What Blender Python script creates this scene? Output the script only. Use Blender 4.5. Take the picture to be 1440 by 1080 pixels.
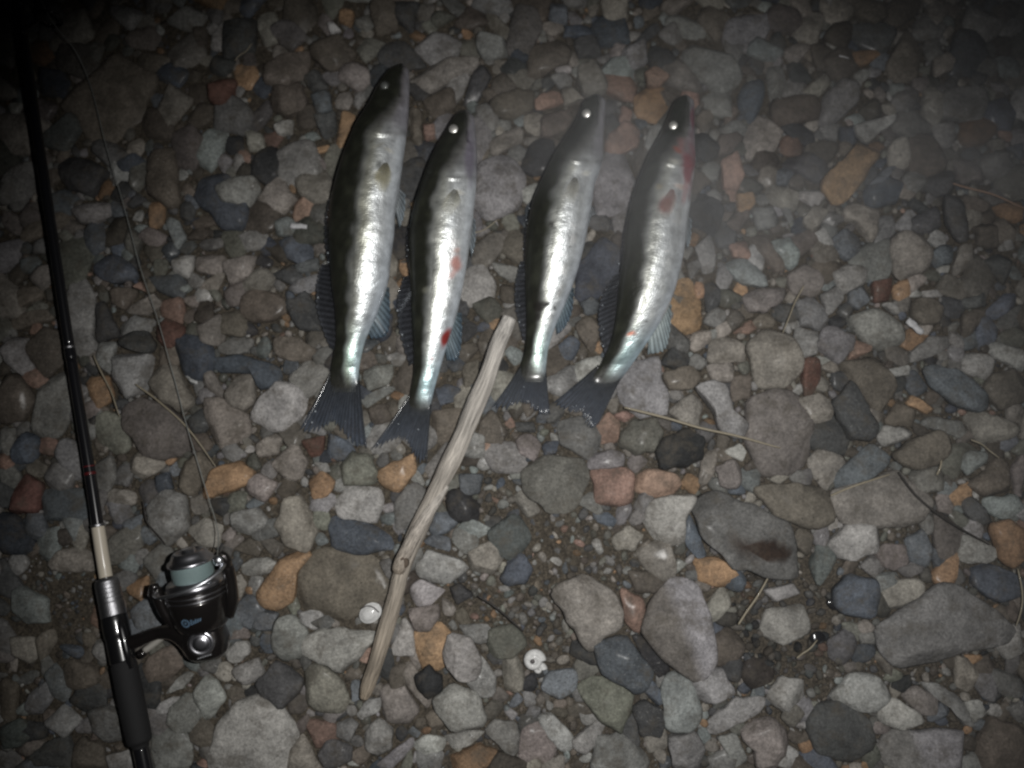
import bpy, math, random
import numpy as np
from mathutils import Vector
from mathutils.bvhtree import BVHTree

random.seed(11)
RNG = np.random.default_rng(11)
scene = bpy.context.scene
C = scene.collection
for o in list(bpy.data.objects):
    bpy.data.objects.remove(o)

# ------------------------------------------------------------------ camera
HFOV, DIST, TILT = math.radians(60), 1.02, math.radians(8)
cam_d = bpy.data.cameras.new('camera')
cam = bpy.data.objects.new('camera', cam_d)
C.objects.link(cam)
cam.location = (0, -DIST * math.sin(TILT), DIST * math.cos(TILT))
cam.rotation_euler = (TILT, 0, 0)
cam_d.sensor_width = 36
cam_d.angle = HFOV
cam_d.clip_start, cam_d.clip_end = 0.01, 100
cam_d.dof.use_dof = True
cam_d.dof.focus_distance = 0.955
cam_d.dof.aperture_fstop = 1.5
scene.camera = cam

# ------------------------------------------------------------------ night sky
world = bpy.data.worlds.new('World')
scene.world = world
world.use_nodes = True
wn = world.node_tree
sky = wn.nodes.new('ShaderNodeTexSky')
sky.sky_type = 'NISHITA'
sky.sun_disc = False
sky.sun_elevation = math.radians(-4)
sky.sun_rotation = math.radians(40)
wn.links.new(sky.outputs[0], wn.nodes['Background'].inputs[0])
wn.nodes['Background'].inputs[1].default_value = 0.05

# ------------------------------------------------------------------ the flash of the camera that took the picture
fl = bpy.data.lights.new('camera_flash', 'SPOT')
fl.energy = 36
fl.color = (1.0, 0.985, 0.96)
fl.spot_size = math.radians(83)
fl.spot_blend = 1.0
fl.shadow_soft_size = 0.004
flo = bpy.data.objects.new('camera_flash', fl)
C.objects.link(flo)
flo.location = (0.085, cam.location.y + 0.022, cam.location.z + 0.004)
_aim = Vector((0.06, -0.125, 0)) - Vector(flo.location)
flo.rotation_euler = _aim.to_track_quat('-Z', 'Y').to_euler()

vs = scene.view_settings
vs.view_transform = 'Standard'
vs.look = 'None'
vs.exposure = 0.0
vs.gamma = 1.0
vs.use_curve_mapping = False
scene.render.engine = 'CYCLES'
scene.cycles.pixel_filter_type = 'BLACKMAN_HARRIS'
scene.cycles.filter_width = 2.4
scene.cycles.max_bounces = 4
scene.cycles.diffuse_bounces = 2
scene.cycles.glossy_bounces = 2
scene.cycles.volume_step_rate = 5
scene.cycles.volume_max_steps = 48

# ------------------------------------------------------------------ a point of the photograph's 1440x1080 grid as a place at height z
FPX = 720 / math.tan(HFOV / 2)
CAM = np.array(cam.location)
UPV = np.array([0, math.cos(TILT), math.sin(TILT)])
FWD = np.array([0, math.sin(TILT), -math.cos(TILT)])
RGT = np.array([1.0, 0, 0])


def ray(px, py):
    return FWD + RGT * (px - 720) / FPX + UPV * (540 - py) / FPX


def P(px, py, z=0.0):
    d = ray(px, py)
    return CAM + d * ((z - CAM[2]) / d[2])


def project(v):
    d = np.asarray(v) - CAM
    w = d @ FWD
    return 720 + FPX * (d @ RGT) / w, 540 - FPX * (d @ UPV) / w


MPP = 2 * DIST * math.tan(HFOV / 2) / 1440          # metres per photograph pixel at the middle


# ------------------------------------------------------------------ helpers
def mesh_obj(name, verts, faces, mat, parent=None, col=None, smooth=True, extra=None, origin=None):
    verts = np.asarray(verts, float)
    if origin is not None:
        verts = verts - np.asarray(origin)
    me = bpy.data.meshes.new(name)
    me.from_pydata(verts.tolist(), [], faces if isinstance(faces, list) else faces.tolist())
    if col is not None:
        a = me.attributes.new('Col', 'FLOAT_COLOR', 'POINT')
        c4 = np.ones((len(verts), 4), np.float32)
        c4[:, :3] = col
        a.data.foreach_set('color', c4.ravel())
    for k, v in (extra or {}).items():
        a = me.attributes.new(k, 'FLOAT', 'POINT')
        a.data.foreach_set('value', np.asarray(v, np.float32))
    if smooth:
        me.polygons.foreach_set('use_smooth', [True] * len(me.polygons))
    me.materials.append(mat)
    me.update()
    o = bpy.data.objects.new(name, me)
    if origin is not None:
        o.location = origin
    C.objects.link(o)
    if parent is not None:
        o.parent = parent
        o.matrix_parent_inverse = parent.matrix_basis.inverted()
    return o


def tag(o, label, cat, group=None):
    o['label'] = label
    o['category'] = cat
    if group:
        o['group'] = group
    return o


def thing(name, loc, label, cat, group=None):
    o = bpy.data.objects.new(name, None)
    o.location = loc
    o.empty_display_size = 0.02
    C.objects.link(o)
    return tag(o, label, cat, group)


def grid_faces(nu, nv, wrap_v=False, flip=False):
    f = []
    for i in range(nu - 1):
        for j in range(nv if wrap_v else nv - 1):
            k = (j + 1) % nv
            q = [i * nv + j, i * nv + k, (i + 1) * nv + k, (i + 1) * nv + j]
            f.append(q[::-1] if flip else q)
    return f


def smooth_path(pts, n):
    """Catmull-Rom through the points, n samples."""
    p = np.asarray(pts, float)
    p = np.vstack([2 * p[0] - p[1], p, 2 * p[-1] - p[-2]])
    out = []
    m = len(p) - 3
    for t in np.linspace(0, m, n):
        i = min(int(t), m - 1)
        s = t - i
        a, b, c, d = p[i:i + 4]
        out.append(.5 * (2 * b + (c - a) * s + (2 * a - 5 * b + 4 * c - d) * s * s + (3 * b - a - 3 * c + d) * s ** 3))
    return np.array(out)


def tube_data(path, radii, sides=12, squash=None):
    p = np.asarray(path, float)
    n = len(p)
    r = np.asarray(radii, float) if np.ndim(radii) else np.full(n, float(radii))
    t = np.gradient(p, axis=0)
    t /= np.linalg.norm(t, axis=1)[:, None]
    up = np.array([0, 0, 1.0])
    V = []
    for i in range(n):
        s = np.cross(t[i], up)
        if np.linalg.norm(s) < 1e-4:
            s = np.array([1.0, 0, 0])
        s /= np.linalg.norm(s)
        q = np.cross(s, t[i])
        a = np.linspace(0, 2 * math.pi, sides, endpoint=False)
        V.append(p[i] + r[i] * (np.outer(np.cos(a), s) + np.outer(np.sin(a), q)))
    V = np.vstack(V)
    F = grid_faces(n, sides, True)
    F.append(list(range(sides))[::-1])
    F.append(list(range((n - 1) * sides, n * sides)))
    return V, F


def tube(name, path, radii, mat, parent=None, sides=12, **kw):
    V, F = tube_data(path, radii, sides)
    return mesh_obj(name, V, F, mat, parent, **kw)


def frame(axis, hint=(0, 0, 1)):
    a = np.asarray(axis, float)
    a = a / np.linalg.norm(a)
    s = np.cross(a, hint)
    s /= np.linalg.norm(s)
    return a, s, np.cross(s, a)


def lathe(name, prof, org, axis, mat, parent=None, n=48, **kw):
    a, s, q = frame(axis)
    th = np.linspace(0, 2 * math.pi, n, endpoint=False)
    V = []
    for t, r in prof:
        V.append(np.asarray(org) + a * t + r * (np.outer(np.cos(th), s) + np.outer(np.sin(th), q)))
    V = np.vstack(V)
    F = grid_faces(len(prof), n, True)
    F.append(list(range(n))[::-1])
    F.append(list(range((len(prof) - 1) * n, len(prof) * n)))
    return mesh_obj(name, V, F, mat, parent, **kw)


class SineNoise:
    """cheap smooth noise from a few random waves"""
    def __init__(self, freq, k=7, rng=RNG):
        d = rng.normal(size=(k, 3))
        d /= np.linalg.norm(d, axis=1)[:, None]
        self.d = d * freq * rng.uniform(.6, 1.6, (k, 1))
        self.ph = rng.uniform(0, 6.28, k)

    def __call__(self, v):
        return np.sin(v @ self.d.T + self.ph).mean(1) * 1.6


# ------------------------------------------------------------------ materials
def mat_new(name):
    m = bpy.data.materials.new(name)
    m.use_nodes = True
    nt = m.node_tree
    return m, nt, nt.nodes['Principled BSDF'], nt.nodes.new, nt.links.new


def simple(name, col, rough=.5, metal=0., coat=0., bump=0., bscale=400., var=0., spec=.5):
    m, nt, b, N, L = mat_new(name)
    b.inputs['Base Color'].default_value = (*col, 1)
    b.inputs['Roughness'].default_value = rough
    b.inputs['Metallic'].default_value = metal
    b.inputs['Coat Weight'].default_value = coat
    b.inputs['Coat Roughness'].default_value = .08
    b.inputs['Specular IOR Level'].default_value = spec
    tc = N('ShaderNodeTexCoord')
    nz = N('ShaderNodeTexNoise')
    nz.inputs['Scale'].default_value = bscale
    nz.inputs['Detail'].default_value = 4
    L(tc.outputs['Object'], nz.inputs['Vector'])
    if bump:
        bp = N('ShaderNodeBump')
        bp.inputs['Strength'].default_value = bump
        bp.inputs['Distance'].default_value = .001
        L(nz.outputs[0], bp.inputs['Height'])
        L(bp.outputs[0], b.inputs['Normal'])
    if var:
        mr = N('ShaderNodeMapRange')
        mr.inputs['To Min'].default_value = 1 - var
        mr.inputs['To Max'].default_value = 1 + var
        L(nz.outputs[0], mr.inputs[0])
        mx = N('ShaderNodeMix')
        mx.data_type = 'RGBA'
        mx.blend_type = 'MULTIPLY'
        mx.inputs['Factor'].default_value = 1
        mx.inputs['A'].default_value = (*col, 1)
        L(mr.outputs[0], mx.inputs['B'])
        L(mx.outputs['Result'], b.inputs['Base Color'])
    return m


def stone_material(name, use_random=True):
    m, nt, b, N, L = mat_new(name)
    at = N('ShaderNodeAttribute')
    at.attribute_name = 'Col'
    tc = N('ShaderNodeTexCoord')
    oi = N('ShaderNodeObjectInfo')
    off = N('ShaderNodeVectorMath')
    off.operation = 'MULTIPLY_ADD'
    off.inputs[1].default_value = (1, 1, 1)
    cmb = N('ShaderNodeCombineXYZ')
    mul = N('ShaderNodeMath')
    mul.operation = 'MULTIPLY'
    mul.inputs[1].default_value = 37.0
    L(oi.outputs['Random'], mul.inputs[0])
    for k in range(3):
        L(mul.outputs[0], cmb.inputs[k])
    L(tc.outputs['Object'], off.inputs[0])
    L(cmb.outputs[0], off.inputs[2])
    vec = off.outputs[0]

    def noise(scale, detail=5, rough=.6):
        n = N('ShaderNodeTexNoise')
        n.inputs['Scale'].default_value = scale
        n.inputs['Detail'].default_value = detail
        n.inputs['Roughness'].default_value = rough
        L(vec, n.inputs['Vector'])
        return n.outputs[0]

    def rng(src, a, bb, lo, hi):
        r = N('ShaderNodeMapRange')
        r.inputs['From Min'].default_value = a
        r.inputs['From Max'].default_value = bb
        r.inputs['To Min'].default_value = lo
        r.inputs['To Max'].default_value = hi
        L(src, r.inputs[0])
        return r.outputs[0]

    def mulc(col, fac):
        x = N('ShaderNodeMix')
        x.data_type = 'RGBA'
        x.blend_type = 'MULTIPLY'
        x.inputs['Factor'].default_value = 1
        L(col, x.inputs['A'])
        L(fac, x.inputs['B'])
        return x.outputs['Result']

    big = rng(noise(38, 5, .65), .3, .7, .62, 1.36)
    fine = rng(noise(300, 6, .78), .32, .68, .55, 1.42)
    grain = rng(noise(1100, 2, .6), .3, .7, .78, 1.22)
    c = mulc(mulc(mulc(at.outputs['Color'], big), fine), grain)
    # pale mineral flecks, only on some stones
    sp = rng(noise(520, 2, .5), .66, .72, 0, 1)
    amt = rng(oi.outputs['Random'], .45, 1, 0, .4)
    sm = N('ShaderNodeMath')
    sm.operation = 'MULTIPLY'
    L(sp, sm.inputs[0])
    L(amt, sm.inputs[1])
    mx = N('ShaderNodeMix')
    mx.data_type = 'RGBA'
    L(sm.outputs[0], mx.inputs['Factor'])
    L(c, mx.inputs['A'])
    mx.inputs['B'].default_value = (.5, .49, .46, 1)
    # dark pits
    pit = rng(noise(210, 3, .6), .27, .33, .35, 1)
    c2 = mulc(mx.outputs['Result'], pit)
    # dried mud clinging in patches
    md = N('ShaderNodeMix')
    md.data_type = 'RGBA'
    L(rng(noise(46, 7, .72), .50, .66, 0, .62), md.inputs['Factor'])
    L(c2, md.inputs['A'])
    md.inputs['B'].default_value = (.082, .071, .056, 1)
    L(md.outputs['Result'], b.inputs['Base Color'])
    b.inputs['Roughness'].default_value = .7
    b.inputs['Specular IOR Level'].default_value = .16
    L(rng(noise(30, 4, .6), .53, .66, 0, .28), b.inputs['Coat Weight'])
    b.inputs['Coat Roughness'].default_value = .27
    bp = N('ShaderNodeBump')
    bp.inputs['Strength'].default_value = .55
    bp.inputs['Distance'].default_value = .0016
    L(noise(260, 7, .68), bp.inputs['Height'])
    bp2 = N('ShaderNodeBump')
    bp2.inputs['Strength'].default_value = .5
    bp2.inputs['Distance'].default_value = .006
    L(noise(70, 4, .55), bp2.inputs['Height'])
    L(bp2.outputs[0], bp.inputs['Normal'])
    L(bp.outputs[0], b.inputs['Normal'])
    return m


M_STONE = stone_material('stone')


def ground_material():
    m, nt, b, N, L = mat_new('sandy_grit')
    tc = N('ShaderNodeTexCoord')

    def noise(scale, detail=6, rough=.7):
        n = N('ShaderNodeTexNoise')
        n.inputs['Scale'].default_value = scale
        n.inputs['Detail'].default_value = detail
        n.inputs['Roughness'].default_value = rough
        L(tc.outputs['Object'], n.inputs['Vector'])
        return n.outputs[0]
    cr = N('ShaderNodeValToRGB')
    e = cr.color_ramp.elements
    e[0].position, e[0].color = .32, (.028, .024, .019, 1)
    e[1].position, e[1].color = .7, (.15, .128, .098, 1)
    x = e.new(.5)
    x.color = (.075, .063, .048, 1)
    L(noise(420, 8, .8), cr.inputs[0])
    vo = N('ShaderNodeTexVoronoi')
    vo.inputs['Scale'].default_value = 420
    L(tc.outputs['Object'], vo.inputs['Vector'])
    mx = N('ShaderNodeMix')
    mx.data_type = 'RGBA'
    mx.blend_type = 'OVERLAY'
    mx.inputs['Factor'].default_value = .55
    L(cr.outputs[0], mx.inputs['A'])
    bw = N('ShaderNodeRGBToBW')
    L(vo.outputs['Color'], bw.inputs[0])
    L(bw.outputs[0], mx.inputs['B'])
    L(mx.outputs['Result'], b.inputs['Base Color'])
    b.inputs['Roughness'].default_value = .75
    b.inputs['Specular IOR Level'].default_value = .2
    bp = N('ShaderNodeBump')
    bp.inputs['Distance'].default_value = .003
    bp.inputs['Strength'].default_value = .9
    L(noise(350, 8, .75), bp.inputs['Height'])
    L(bp.outputs[0], b.inputs['Normal'])
    return m


M_GROUND = ground_material()

# ------------------------------------------------------------------ ground sheet
def axis_coords(half_fine, half_far):
    f = np.linspace(-half_fine, half_fine, 261)
    far = np.array([half_fine * 1.3, half_fine * 2, half_far * .5, half_far])
    return np.concatenate([-far[::-1], f, far])


gx, gy = axis_coords(1.25, 25), axis_coords(1.05, 25)
GX, GY = np.meshgrid(gx, gy, indexing='ij')
gv = np.stack([GX.ravel(), GY.ravel(), np.zeros(GX.size)], 1)
_n1, _n2 = SineNoise(9), SineNoise(60)


def ground_z(v):
    v = np.atleast_2d(v)[:, :3] * [1, 1, 0]
    return .0012 + .0034 * _n1(v) + .0022 * _n2(v)


gv[:, 2] = ground_z(gv)
ground = mesh_obj('ground', gv, grid_faces(len(gx), len(gy), flip=True), M_GROUND)
ground['kind'] = 'structure'

# ------------------------------------------------------------------ the stones one can tell apart: colour letter, level, outline on the photograph's grid
PAL = {
    'g': ((.205, .200, .190), 'grey'), 'l': ((.305, .297, .282), 'pale grey'), 'd': ((.075, .077, .08), 'dark grey'),
    'k': ((.028, .029, .031), 'black'), 'b': ((.115, .135, .158), 'blue-grey'), 'B': ((.070, .098, .150), 'slate-blue'),
    'w': ((.255, .225, .185), 'warm grey'), 'n': ((.145, .115, .085), 'brown-grey'), 'o': ((.36, .195, .075), 'ochre'),
    't': ((.33, .165, .10), 'terracotta'), 'r': ((.15, .055, .032), 'red-brown'), 'p': ((.225, .175, .155), 'pinkish grey'),
    'y': ((.165, .165, .13), 'olive grey'), 'W': ((.62, .62, .60), 'white'), 's': ((.19, .235, .23), 'grey-green'),
    'm': ((.225, .215, .225), 'mauve-grey'),
}
for _k, (_c, _w) in list(PAL.items()):
    _g = sum(_c) / 3
    _s = {'o': .64, 't': .52, 'r': .55, 'B': .44, 's': .42, 'p': .45}.get(_k, .58)
    PAL[_k] = (tuple((_g + (x - _g) * _s) * q for x, q in zip(_c, (.93, .925, .91))), _w)
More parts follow.
